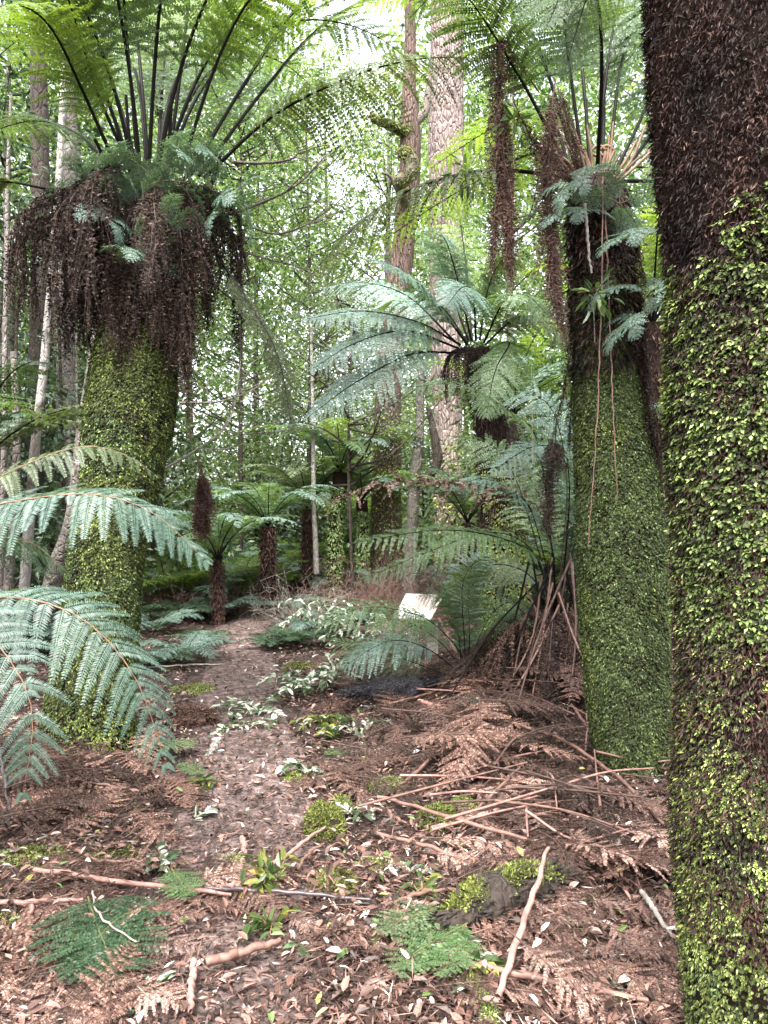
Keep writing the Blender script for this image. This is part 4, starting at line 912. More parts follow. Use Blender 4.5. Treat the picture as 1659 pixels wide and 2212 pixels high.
# unseen forest beside and behind the viewer, added to block low sky light
mb = MB(); n = 1500
a = rng.uniform(.95, 2 * math.pi - .95, n); dd = rng.uniform(10, 15, n); hh = 11 * rng.random(n)
leaf_sprays(mb, np.stack([np.sin(a) * dd, np.cos(a) * dd, hh], 1), 20, 1.0, .36, .5, np.random.default_rng(8))
tag(mb.build('unseen_forest_ring', M['leaf_dark']), 'unseen dark forest foliage around the viewer, added to block low sky light', 'woodland', kind='stuff')
# undergrowth mass further back
mb = MB(); n = 1300
a = rng.uniform(-.8, .8, n); dd = rng.uniform(13, 32, n)
cen = np.stack([np.sin(a) * dd, np.cos(a) * dd, rng.uniform(.1, 1.2, n)], 1)
cen = cen[np.abs(cen[:, 0] - path_x(cen[:, 1])) > .8]
leaf_sprays(mb, cen, 40, .5, .11, .5, np.random.default_rng(6))
tag(mb.build('undergrowth', M['leaf']), 'low tangled green undergrowth on the forest floor far behind', 'undergrowth', kind='stuff')

# arching bare branches in front of the foliage
for pts, r, mt, lab in [
    ([(430, 452, 6.4), (490, 462, 6.4), (560, 440, 6.4), (640, 400, 6.4), (700, 340, 6.4)], .014, 'branch', 'long bare branch curving up to the right beside the shaggy fern crown'),
    ([(500, 350, 6.6), (570, 352, 6.6), (635, 340, 6.6), (648, 300, 6.6)], .015, 'branch', 'dark horizontal branch with upturned tip right of the shaggy crown'),
    ([(540, 490, 6.6), (600, 505, 6.6), (670, 480, 6.6), (720, 430, 6.6)], .010, 'branch', 'thin sagging branch, lower of the pair right of the dead skirt'),
    ([(530, 545, 6.5), (580, 560, 6.5), (640, 575, 6.5), (690, 600, 6.5)], .009, 'branch', 'thin branch running nearly level below the sagging pair'),
    ([(335, 1024, 5.4), (420, 975, 5.5), (480, 930, 5.6), (505, 880, 5.8), (520, 780, 6.0)], .010, 'stick_pale', 'bare pale branch slanting up to the right from the moss trunk'),
    ([(390, 870, 6.2), (470, 868, 6.2), (540, 845, 6.2), (590, 810, 6.2)], .010, 'stick_pale', 'slender pale branch curving to the right below the long dead fronds'),
    ([(430, 900, 6.3), (500, 935, 6.3), (570, 935, 6.3), (660, 925, 6.3)], .007, 'branch', 'fine wiry branch running level through the leaves near the path')]:
    mb = MB(); q = PP(pts); tube(mb, q, [r, r * .8, r * .35], 7, 40, 0, .2, 25)
    sp = spline(q, 12)
    for k in (3, 5, 7, 9):
        tube(mb, [sp[k], sp[k] + rng.normal(0, .12, 3) + [.15, 0, .12], sp[k] + rng.normal(0, .15, 3) + [.32, 0, .2]], [r * .5, r * .35, r * .12], 5, 10)
    tag(mb.build('bare_branch', M[mt], loc=q[0]), lab, 'branch')

# ------------------------------------------------------------------ background tree ferns
def small_treefern(label, base, crown, r, barkm, nf, L, leafm, g, moss=False, group=None, e0=58, e1=-25, n=24, m=11, plen=.26):
    root = thing('tree_fern', label, 'tree fern', base, group)
    mb = MB(); base = np.asarray(base, float); crown = np.asarray(crown, float)
    cr = spline(np.vstack([np.r_[base - [0, 0, .1], r * 1.15], np.r_[(base + crown) / 2, r], np.r_[crown, r * .9]]), 40)
    tube(mb, cr[:, :3], cr[:, 3], 16, 40, 0, .18, 8); mb.build('trunk', barkm, root)
    if moss:
        mo = MB(); t, th, pos, n3, gg = on_trunk(cr, 2500, int(g.integers(1e6)), True, 0, .9); moss_leaves(mo, pos, n3, gg, .045, .6, 1, .6); mo.build('moss', M['moss_cool'], root)
    else:
        mo = MB(); t, th, pos, n3, gg = on_trunk(cr, 1100, int(g.integers(1e6)), True, 0, 1); moss_leaves(mo, pos, n3, gg, .07, .2, 1, .7, 0, .5); mo.build('fibre', M['dead_mid'], root)
    for k in range(nf):
        az = 360 / nf * k + g.uniform(-12, 12)
        mb = MB(); frond(mb, arch(crown, az, L * g.uniform(.8, 1.15), e0 + g.uniform(-14, 16), e1 + g.uniform(-20, 15), 1.2), n=n, m=m, t0=.16, plen=plen * L / 1.8, pl=.05, droop=.25, rach=.011, seed=int(g.integers(1e9)))
        mb.build('frond', [leafm[k % len(leafm)], M['stipe']], root)
    return root
g = np.random.default_rng(17)
def bc(u, v, Y): 
    c = P(u, v, Y); return (c[0], c[1], float(gh(c[0], c[1]))), c
lf_a = [M['fern'], M['fern_blue'], M['fern_yellow']]
b, c = bc(735, 1020, 12.6); b = (P(714, 1210, 12.6)[0], 12.6, b[2]); small_treefern('tree fern with slim moss trunk far along the path, left of the brown trunk', b, c, .125, M['peat'], 15, 1.9, lf_a, g, True)
b, c = bc(579, 1138, 11.6); small_treefern('low dark trunked tree fern at the far bend of the path', b, c, .11, M['peat'], 14, 1.5, [M['fern_blue'], M['fern']], g)
b, c = bc(663, 1100, 12.8); small_treefern('tree fern with bare reddish brown trunk beside the thin pole', b, c, .085, M['fibre'], 13, 1.5, [M['fern_olive'], M['fern']], g)
b, c = bc(782, 1080, 13.0); small_treefern('mossy slim tree fern tight against the left side of the brown trunk', b, c, .11, M['peat'], 12, 1.6, lf_a, g, True)
b, c = bc(470, 1210, 10.6); small_treefern('tree fern hidden in green fronds left of the path bend', b, c, .06, M['peat'], 14, 1.5, [M['fern'], M['fern_blue']], g)
b, c = bc(1110, 900, 10.5); small_treefern('tree fern with dark trunk close behind the silver one, on its right', b, c, .13, M['bark_dark'], 14, 1.9, lf_a, g)
b, c = bc(1440, 1050, 7.6); small_treefern('dark tree fern in the deep shade between the two big right trunks', b, c, .12, M['peat'], 13, 1.5, [M['fern_dark'], M['fern_blue']], g)
b, c = bc(1410, 700, 7.2); small_treefern('tree fern seen high through the gap between the two big right trunks', b, c, .12, M['peat'], 13, 1.7, [M['fern'], M['fern_yellow']], g)
b, c = bc(1010, 1130, 11); small_treefern('tree fern deep in shade behind the sign', b, c, .11, M['peat'], 12, 1.6, [M['fern_dark'], M['fern']], g)
b, c = bc(-60, 1020, 5.6); small_treefern('tree fern half out of view at the left edge behind the arching fronds', b, c, .12, M['peat'], 12, 1.6, [M['fern_olive'], M['fern_dark']], g)
src = small_treefern('distant tree fern among many others in the green background', (0, 0, 0), (0.05, 0, 1.0), .08, M['peat'], 13, 1.9, [M['fern'], M['fern_yellow'], M['fern_blue'], M['fern_yellow']], g, False, 'distant tree ferns', n=22, m=9)
first = True
for (u, Y) in [(430, 15), (520, 19), (610, 22), (180, 13), (690, 18), (760, 16), (1060, 14), (1180, 13), (1280, 17), (1350, 12), (1480, 13), (880, 18), (-40, 15), (640, 17.5), (1620, 16), (1240, 9.5), (1150, 19), (930, 22), (60, 19), (1560, 9.5), (655, 15.2), (560, 16.8), (480, 17.5), (820, 15.5), (720, 16)]:
    o = src if first else copy_tree(src); first = False
    b = at(u, Y); s = rng.uniform(.75, 1.2); o.location = b; o.rotation_euler = (0, 0, rng.uniform(0, 6)); o.scale = (s, s, s * rng.uniform(.55, 1.1))
for pts in ([(425, 985, 6.0), (432, 1030, 6.0), (436, 1080, 6.0), (438, 1140, 6.0)],):
    q = PP(pts); mb = MB()
    for k in range(6):
        frond(mb, q + rng.normal(0, .02, (4, 3)) * np.array([[0], [1], [1], [1]]), n=30, m=9, t0=.3, plen=.10, pl=.03, alpha=45, droop=1.1, jit=.25, pj=.8, rach=.004, prof=(.3, .3))
    tag(mb.build('hanging_dead_frond', [M['dead_red'], M['dead_stipe']], loc=q[0]), 'brown dead frond bundle hanging alone just right of the leaning moss trunk', 'dead frond')

# ------------------------------------------------------------------ ferns and shrubs beside the path
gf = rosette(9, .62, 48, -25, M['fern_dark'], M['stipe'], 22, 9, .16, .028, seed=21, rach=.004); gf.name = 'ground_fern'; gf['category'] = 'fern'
gb = rosette(8, .62, 50, -25, M['fern_blue'], M['stipe'], 22, 9, .16, .028, seed=22, rach=.004); gb.name = 'ground_fern'; gb['category'] = 'fern'
gy = rosette(9, .7, 52, -25, M['fern_yellow'], M['stipe'], 22, 9, .17, .03, seed=23, rach=.004); gy.name = 'ground_fern'; gy['category'] = 'fern'
gu = rosette(11, 1.15, 66, -12, M['fern_yellow'], M['stipe'], 28, 11, .22, .036, seed=24, rach=.006, t0=.2); gu.name = 'ground_fern'; gu['category'] = 'fern'
gv = rosette(10, 1.15, 62, -20, M['fern_blue'], M['stipe'], 28, 11, .22, .036, seed=25, rach=.006, t0=.2); gv.name = 'ground_fern'; gv['category'] = 'fern'
for (u, v, s, w, lab) in [
    (430, 1318, 1.2, gv, 'tall upright silver green fern left of the end of the path'), (515, 1306, 1.2, gu, 'tall pale fern straight behind the bend of the path'), (590, 1298, 1.25, gv, 'tall bluish fern behind the bare pale twigs'),
    (655, 1296, 1.2, gu, 'tall pale fern in front of the reddish fern trunk'), (725, 1300, 1.2, gv, 'tall bluish fern at the foot of the slim moss trunk'), (360, 1322, 1.3, gu, 'tall pale fern right behind the leaning moss trunk'),
    (470, 1285, 1.5, gu, 'tall pale fern further back left of the path end'), (550, 1275, 1.6, gv, 'tall bluish fern further back behind the path end'), (790, 1285, 1.3, gu, 'tall pale fern beside the brown trunk foot'), (960, 1300, 1.1, gv, 'tall bluish fern behind the sign on its right'), (300, 1300, 1.5, gv, 'tall bluish fern hidden behind the leaning moss trunk'),
    (345, 1440, .85, gf, 'dark ground fern against the foot of the leaning moss trunk'),
    (400, 1425, .95, gb, 'bluish ground fern at the left edge of the path'),
    (440, 1395, .8, gf, 'small dark fern at the left path edge just before the bend'),
    (330, 1370, 1.1, gb, 'bluish fern behind the leaning moss trunk above the dark ground fern'),
    (400, 1340, 1.3, gf, 'taller fern left of where the path bends'),
    (470, 1335, 1.2, gb, 'fern at the far left corner of the path bend'),
    (640, 1395, 1.0, gf, 'dark fern at the right edge of the path opposite the ground ferns'),
    (590, 1400, .8, gf, 'lowest dark fern sprawling onto the right edge of the path'),
    (700, 1370, 1.1, gb, 'fern between the right path edge and the sign'),
    (770, 1345, 1.1, gf, 'fern behind the bare twigs left of the sign'),
    (640, 1330, 1.2, gb, 'fern on the far side of the bend right of the path'),
    (1060, 1420, 1.1, gf, 'dark fern right of the sign posts'),
    (1130, 1400, 1.2, gb, 'bluish fern at the foot of the silver tree fern'),
    (1450, 1500, 1.3, gf, 'dark fern low between the two big right trunks'),
    (1440, 1350, 1.4, gb, 'bluish fern behind the gap between the two big right trunks'),
    (260, 1350, 1.2, gf, 'fern directly behind the leaning moss trunk'),
    (30, 1420, 1.3, gf, 'dark fern under the white poles at the left edge'),
    (120, 1390, 1.3, gb, 'fern at the foot of the leaning whitish trunk'),
    (420, 1290, 1.6, gb, 'large fern low behind the ground ferns, left of the far bend'), (500, 1275, 1.6, gb, 'large low fern at the far end of the path, on the left'), (580, 1262, 1.7, gf, 'large low fern straight behind the end of the path'),
    (660, 1268, 1.7, gb, 'large low fern under the reddish fern trunk'), (730, 1275, 1.6, gf, 'low fern at the foot of the slim moss trunk'), (610, 1240, 1.9, gy, 'pale yellow green fern spreading at the back of the clearing, centre'), (500, 1235, 2.0, gy, 'pale yellow green fern at the back of the clearing, left'), (690, 1245, 1.8, gy, 'pale yellow green fern beside the thin pole at the back'), (400, 1250, 2.0, gy, 'pale yellow green fern at the back left beyond the ground ferns'), (540, 1245, 2.0, gb, 'pale spreading fern furthest along the path'), (460, 1250, 1.9, gb, 'spreading fern behind the far bend on the left')]:
    place(w, used, G(u, v), rng.uniform(0, 6), s, lab)
# bare twiggy shrubs
def twig_shrub(base, hgt, g, n=60, label='', mt='branch', dens=1.0):
    mb = MB(); base = np.asarray(base, float)
    for k in range(n):
        a = g.uniform(0, 6.28); r0 = g.uniform(0, .45) * hgt
        s = base + [math.cos(a) * r0, math.sin(a) * r0, 0]; d = unit(np.array([math.cos(a) * .7 + g.normal(0, .5), math.sin(a) * .5 + g.normal(0, .5), g.uniform(.2, 1.1)]))
        ln = hgt * g.uniform(.4, 1.1); e = s + d * ln; m_ = (s + e) / 2 + g.normal(0, .1, 3) * hgt
        tube(mb, [s, m_, e], [.006, .004, .0015], 4, 8)
        for j in range(4):
            t_ = g.uniform(.3, 1); p_ = s * (1 - t_) + e * t_ if t_ > .6 else (s + m_) / 2
            tube(mb, [p_, p_ + g.normal(0, .10, 3) * hgt + [0, 0, .05], p_ + g.normal(0, .22, 3) * hgt + [0, 0, .02]], [.003, .002, .001], 3, 6)
    return tag(mb.build('bare_shrub', M[mt], loc=base), label, 'shrub')
g = np.random.default_rng(4)
M['twig_red'] = plain('twig_reddish', (.15, .09, .075), .7)
for u, v, h_, mt, lab in [(650, 1345, .75, 'stick_pale', 'tangle of bare pale twigs right of the path bend'), (745, 1340, .85, 'twig_red', 'reddish bare twiggy shrub left of the sign'), (830, 1330, .9, 'twig_red', 'brown bare shrub directly behind the sign'), (800, 1310, 1.0, 'twig_red', 'taller brown thicket at the foot of the brown trunk'),
                       (520, 1320, .7, 'twig_red', 'brown twiggy shrub at the left of the far bend'), (590, 1305, .8, 'twig_red', 'brown twiggy heap at the end of the visible path'), (710, 1300, 1.0, 'twig_red', 'brown thicket under the reddish fern trunk'), (920, 1300, 1.0, 'twig_red', 'brown bare thicket at the foot of the broad pale trunk'), (1010, 1340, .9, 'twig_red', 'brown twiggy growth behind the young fern right of the sign'), (380, 1330, .8, 'twig_red', 'pale brown twiggy shrub behind the ground ferns on the left')]:
    twig_shrub(G(u, v), h_, g, 60, lab, mt)

# ------------------------------------------------------------------ fallen fronds, logs, moss, sprigs, sticks
def gline(pts, dz=.02):
    return np.array([G(u, v, dz + (w[0] if w else 0)) for u, v, *w in pts])
for pts, r, mt, lab in [
    ([(75, 1910), (300, 1942), (500, 1967)], .011, 'stick_pink', 'long pinkish stick lying across the path, left of and alongside the dark one'),
    ([(370, 1947), (560, 1958), (745, 1972), (800, 1977)], .010, 'stick_dark', 'straight dark purplish stick lying across the path'),
    ([(-60, 1985), (80, 1981), (180, 1977)], .010, 'stick_pink', 'pinkish stick reaching in from the left edge above the fallen green frond'),
    ([(445, 2122), (530, 2097), (605, 2072)], .016, 'stick', 'thick blunt brown stick lying alone on bare soil near the bottom'),
    ([(417, 2115), (412, 2230)], .011, 'stick_pink', 'short pinkish stick pointing at the viewer at the bottom of the path'),
    ([(68, 1990), (50, 2135)], .009, 'stick_pink', 'pinkish stick lying over dead fronds left of the fallen green frond'),
    ([(465, 1948), (550, 1925), (705, 1812)], .010, 'stick_pink', 'pinkish stick slanting up from the path to the moss clump'),
    ([(200, 1978, .04), (210, 2035, .05), (250, 2070, .05), (295, 2095, .04)], .004, 'stick_pale', 'thin pale twig bent over the fallen green frond'),
    ([(522, 1838), (530, 1878)], .012, 'stick_pink', 'stubby flat piece of stick in the middle of the path'),
    ([(165, 1865), (215, 1888), (310, 1888)], .008, 'stick', 'crooked twig left of the path above the long pinkish stick'),
    ([(-10, 1660, .22), (8, 1730, .08), (22, 1785)], .011, 'stick_dark', 'dark upright stick stub at the left edge below the hanging frond'),
    ([(70, 1690), (200, 1715), (320, 1735)], .008, 'stick', 'thin brown stick lying below the foot of the leaning moss trunk'),
    ([(815, 1768, .05), (905, 1792, .05), (1030, 1830, .04), (1205, 1872, .03), (1330, 1902, .02)], .010, 'stick', 'very long thin stick sloping down to the right across the litter, upper of two'),
    ([(815, 1828), (955, 1867), (1055, 1900), (1160, 1925)], .010, 'stick', 'long brown stick sloping down to the right, below the very long one'),
    ([(930, 1815), (1030, 1790), (1160, 1762, .04)], .009, 'stick_pink', 'pinkish stick rising to the right behind the very long stick'),
    ([(1075, 2212, .02), (1130, 2070, .06), (1185, 1958, .17)], .012, 'stick_pink', 'stout pinkish stick leaning on the mossy log, pointing at the viewer'),
    ([(1015, 2120), (1155, 2155), (1400, 2205)], .012, 'stick', 'brown stick along the bottom right, sloping down to the right edge'),
    ([(905, 1552, .06), (975, 1572, .04)], .018, 'stick_pink', 'short thick pale stick end right of the charred log'),
    ([(948, 1395, .25), (995, 1475, .12), (1045, 1540, .08), (1105, 1630, .03)], .014, 'stick', 'bleached brown pole leaning down from the young fern to the heap'),
    ([(1090, 1605, .08), (1220, 1645, .06), (1345, 1730, .04), (1435, 1810)], .011, 'stick', 'brown frond stalk curving across the dead heap under the right moss trunk'),
    ([(1300, 1665, .05), (1480, 1665, .03)], .006, 'stick', 'thin straight stalk lying level at the foot of the right moss trunk'),
    ([(1385, 1970, .02), (1410, 2020, .04), (1452, 2058)], .010, 'stick_pale', 'white weathered stick near the foot of the massive right trunk'),
    ([(1312, 1890, .03), (1348, 1862, .05)], .009, 'stick_pale', 'small white broken stick end at the tip of the very long stick'),
    ([(858, 1738, .03), (925, 1685, .05), (955, 1640, .05)], .010, 'stick', 'brown stick slanting up beside the herringbone dead frond'),
    ([(1235, 1565, .08), (1305, 1655, .02)], .009, 'stick', 'stick slanting against the foot of the right moss trunk'),
    ([(1277, 1480, .35), (1265, 1650, .02)], .007, 'stick_pink', 'slim upright dead stalk standing by the right moss trunk'),
    ([(830, 1557, .05), (955, 1528, .08)], .009, 'stick', 'brown stick rising to the right just below the charred log'),
    ([(845, 2010), (990, 1975), (1060, 1960)], .009, 'stick_pink', 'pinkish stick lying behind the mossy log on its left'),
    ([(830, 1990), (920, 1960), (1020, 1945)], .008, 'stick', 'reddish stick lying level behind the left end of the mossy log'),
    ([(640, 1910), (670, 1870), (700, 1850)], .007, 'stick', 'bent twig beside the flat moss patch on the path edge'),
    ([(1330, 1440, .30), (1400, 1480, .2), (1480, 1420, .35)], .008, 'stick_pale', 'pale bent stick in the dark gap between the right trunks'),
    ([(320, 1455), (400, 1450), (485, 1448)], .009, 'stick_pale', 'pale straight stick on the green patch at the left path edge'),
    ([(1015, 1790), (1080, 1745, .05), (1130, 1700, .07)], .008, 'stick', 'dark thin stick above the right moss cushion'),
    ([(620, 1480), (700, 1468), (760, 1462)], .008, 'stick_dark', 'dark stick lying on the far path just above the silver sprigs')]:
    q = gline(pts, r * 1.1 + .05); mb = MB()
    sp = spline(q, 18); sp[1:-1] += rng.normal(0, .003, (16, 3))
    tube(mb, sp, [r * .95, r, r * .9, r * .6], 8, 40, 0, .16, 14, int(rng.integers(99)))
    tag(mb.build('stick', M[mt], loc=q[0]), lab, 'stick')

for kk in range(34):
    u, v = rng.uniform(960, 1420), rng.uniform(1480, 1860); a = rng.normal(.5, .7) if rng.random() < .65 else rng.normal(-.5, .5); ln = rng.uniform(.35, 1.0)
    c = G(u, v); d_ = np.array([math.cos(a), -math.sin(a), 0]); q = []
    for f_ in (-.5, 0, .5):
        e_ = c + d_ * ln * f_; q.append([e_[0], e_[1], float(gh(e_[0], e_[1])) + .07 + rng.uniform(0, .12)])
    mb = MB(); tube(mb, q, [.007, .006, .004], 6, 14, 0, .2, 30)
    tag(mb.build('dead_stalk', M[('stick', 'dead_stipe', 'stick_pink')[kk % 3]], loc=c), 'thin brown frond stalk among the dead fronds of the right heap', 'stalk', 'stalks in the dead heap')
# logs
def log_thing(name, pts, rad, mat, lab, mossm=None, dz=.05, bump=.3, nm=5000, flat=.8, mL=.022, spread=.75, shift=-.25):
    q = gline(pts, dz); root = thing(name, lab, 'log', q[0] - [0, 0, dz])
    rad = [rad[0] * .35] + list(rad) + [rad[-1] * .3]
    mb = MB(); sp, T, r = tube(mb, q, rad, 26, 70, 0, bump * 1.5, 7, int(rng.integers(99)), flat=flat)
    n = 900; t = rng.uniform(0, 1, n); i = (t * 69).astype(int); a = unit(np.cross(T[i], [0, 0, 1.0])); b = np.cross(a, T[i]); ph = rng.uniform(-3.1, 3.1, n)
    n3 = b * np.cos(ph)[:, None] + a * np.sin(ph)[:, None]; pos = sp[i] + n3 * r[i][:, None] * np.array([1, 1, flat])
    V, Q = kites(pos, T[i] * rng.choice([-1, 1], n)[:, None] + n3 * .35 + rng.normal(0, .3, (n, 3)), n3 + rng.normal(0, .3, (n, 3)), rng.uniform(.4, 1.3, n) * max(rad) * .7, rng.uniform(.1, .3, n) * max(rad) * .6)
    mb.add(V, Q); mb.build('wood', mat, root)
    if mossm:
        n = nm; t = rng.uniform(.02, .98, n); i = (t * 69).astype(int)
        a = unit(np.cross(T[i], [0, 0, 1.0])); b = np.cross(a, T[i]); ph = rng.normal(shift, spread, n)
        n3 = b * np.cos(ph)[:, None] + a * np.sin(ph)[:, None]
        pos = sp[i] + n3 * r[i][:, None] * 1.08 * np.array([1, 1, flat])
        k = fbm(pos * 9, 2, 5) + .4 * np.cos(ph) > .0; pos, n3 = pos[k], n3[k]
        mb = MB(); D = n3 * .6 + rng.normal(0, .7, pos.shape); V, Q = kites(pos, D, n3 + rng.normal(0, .5, pos.shape) + [0, 0, .5], mL * rng.uniform(.6, 1.4, len(pos)), mL * .5 * np.ones(len(pos)), .5, .2)
        mb.add(V, Q); mb.build('moss', mossm, root)
    return root
log_thing('mossy_log', [(945, 2050), (1010, 2015), (1080, 1985), (1150, 1958), (1225, 1935)], [.06, .095, .088, .10, .07], M['bark_dark'], 'dark rotten log with thick green moss along its top, near the bottom right', M['moss_bright'], .085, .35, 9000, mL=.016, spread=.5)
log_thing('mossy_log', [(992, 2098), (1030, 2155), (1065, 2240)], [.025, .032, .035], M['bark_grey'], 'greyish mossy branch end at the bottom edge beside the leaning pinkish stick', M['moss'], .025, .25, 1800, mL=.012)
log_thing('charred_log', [(735, 1535), (800, 1522), (860, 1524), (920, 1510), (955, 1500)], [.05, .10, .10, .085, .04], M['char'], 'black charred log lying across the litter below the sign', None, .12, .4)
log_thing('rotten_log', [(355, 1580), (395, 1572), (435, 1562), (462, 1570)], [.05, .085, .095, .05], M['rotten'], 'rotten red brown stump piece on the left edge of the path', None, .05, .5)
log_thing('bark_chunk', [(450, 1640), (462, 1622), (470, 1605)], [.015, .03, .02], M['bark_white'], 'small pale chunk of bark below the rotten stump piece', None, .02, .5)
log_thing('rotten_log', [(755, 1530), (725, 1545), (690, 1575)], [.08, .06, .03], M['rotten'], 'splintered reddish wood at the left end of the charred log', None, .05, .6)
log_thing('charred_log', [(1020, 1490), (1055, 1478), (1080, 1472)], [.04, .06, .03], M['char'], 'small dark charred lump right of the young fern', None, .05, .5)
# moss cushions
def cushion(u, v, rx, ry, rz, lab, mt='moss_bright', n=3500, dark=True, L=.013):
    c = G(u, v); root = thing('moss_cushion', lab, 'moss', c)
    a = np.linspace(0, 2 * math.pi, 24, endpoint=False); e = np.linspace(0, math.pi / 2 * .98, 10)
    ea, aa = np.meshgrid(e, a, indexing='ij')
    V = np.stack([rx * np.cos(ea) * np.cos(aa), ry * np.cos(ea) * np.sin(aa), rz * np.sin(ea)], -1)
    V = V * (1 + .35 * fbm(V * 12 + c, 3, 3))[..., None] + c - [0, 0, .012]
    i = np.arange(9)[:, None]; j = np.arange(24)[None]; j2 = (j + 1) % 24
    mb = MB(); mb.add(V, np.stack([i * 24 + j, i * 24 + j2, (i + 1) * 24 + j2, (i + 1) * 24 + j], -1).reshape(-1, 4), 0, True); mb.build('core', M['peat'], root)
    ph = rng.uniform(0, 6.28, n); th = np.arccos(rng.uniform(0, 1, n))
    d = np.stack([np.cos(ph) * np.sin(th), np.sin(ph) * np.sin(th), np.cos(th)], 1)
    base = d * [rx, ry, rz]; pos = base * (1 + .35 * fbm(base * 12 + c, 3, 3))[:, None] + c - [0, 0, .012]
    nn = unit(d / [rx, ry, rz])
    k = (fbm(pos * 14, 2, 6) > -.62); pos, nn = pos[k], nn[k]
    V, Q = kites(pos, nn + rng.normal(0, .6, pos.shape), nn + rng.normal(0, .6, pos.shape) + [0, 0, .5], L * rng.uniform(.6, 1.6, len(pos)), L * .55 * np.ones(len(pos)), .5, .2)
    mb = MB(); mb.add(V, Q); mb.build('moss', M[mt], root)
for a in [(700, 1800, .09, .09, .14, 'round upright moss cushion at the right edge of the path', 'moss_bright', 4500), (735, 1745, .06, .06, .07, 'small moss cushion just behind the round upright one', 'moss', 1800),
          (945, 1778, .10, .11, .09, 'long bright moss cushion under the very long stick', 'moss_bright', 4500), (1000, 1750, .07, .08, .07, 'darker moss cushion behind the long bright one', 'moss', 2500), (720, 1910, .10, .11, .045, 'flat moss patch at the right edge of the path in front of the upright cushion', 'moss_bright', 3500),
          (1160, 1835, .07, .08, .04, 'small moss cushion in the litter right of the long sticks', 'moss', 1800), (1245, 2025, .09, .08, .035, 'low moss patch right of the mossy log', 'moss_bright', 2500), (650, 1440, .16, .22, .04, 'flat yellow green moss patch beyond the silver sprigs at the path edge', 'moss_bright', 3000),
          (420, 1490, .2, .22, .03, 'flat mossy green patch at the left edge of the far path', 'moss', 3000), (130, 1875, .12, .08, .03, 'thin moss patch among dead fronds on the left foreground', 'moss', 1800), (640, 1680, .08, .1, .04, 'faint moss patch at the path edge below the silver sprig', 'moss', 1500), (1150, 1980, .06, .06, .06, 'moss tuft on the ground at the right end of the mossy log', 'moss_bright', 1500), (40, 1990, .10, .08, .03, 'dull moss patch at the left edge beside the pinkish stick', 'moss', 1500),
          (60, 1850, .16, .1, .03, 'wide moss patch at the left edge above the long sticks', 'moss', 2500), (230, 1850, .14, .09, .03, 'moss patch left of the heap of white leaves', 'moss_bright', 2200), (500, 1860, .08, .06, .02, 'small moss spot on the path', 'moss', 900), (820, 1870, .12, .08, .03, 'moss patch below the start of the second long stick', 'moss', 2000), (1290, 1960, .1, .08, .03, 'moss patch behind the right end of the mossy log', 'moss_bright', 1800), (830, 1700, .12, .12, .05, 'mossy mound between the path and the heap', 'moss', 2500)]:
    cushion(*a)
# leafy sprigs
def sprig(u, v, nl, L, mt, lab, spread=.12, hgt=.03, wr=.42, ntw=3):
    c = G(u, v); mb = MB()
    g = np.random.default_rng(int(u * 7 + v))
    for k in range(ntw):
        a = g.uniform(0, 6.28); e = c + [math.cos(a) * spread, math.sin(a) * spread, hgt * g.uniform(.3, 1.4) + .015]
        sp = spline([c + [0, 0, .02], (c + e) / 2 + [0, 0, hgt * .8], e], nl)
        tube(mb, sp, [.003, .002], 4, 6, 1)
        T = tangents(sp); s = np.where(np.arange(nl) % 2 == 0, 1, -1)[:, None]; sd = np.cross(T, [0, 0, 1.0])
        D = T * .6 + sd * s * .9 + g.normal(0, .3, (nl, 3)); l = L * SP * g.uniform(.7, 1.25, nl)
        V, Q = leaves6(sp, D, np.array([0, 0, 1.0]) + g.normal(0, .45, (nl, 3)), l, l * wr, .15, .15); mb.add(V, Q, 0)
    tag(mb.build('leaf_sprig', [M[mt], M['stick']], loc=c), lab, 'leafy twig')
SP = 1.25
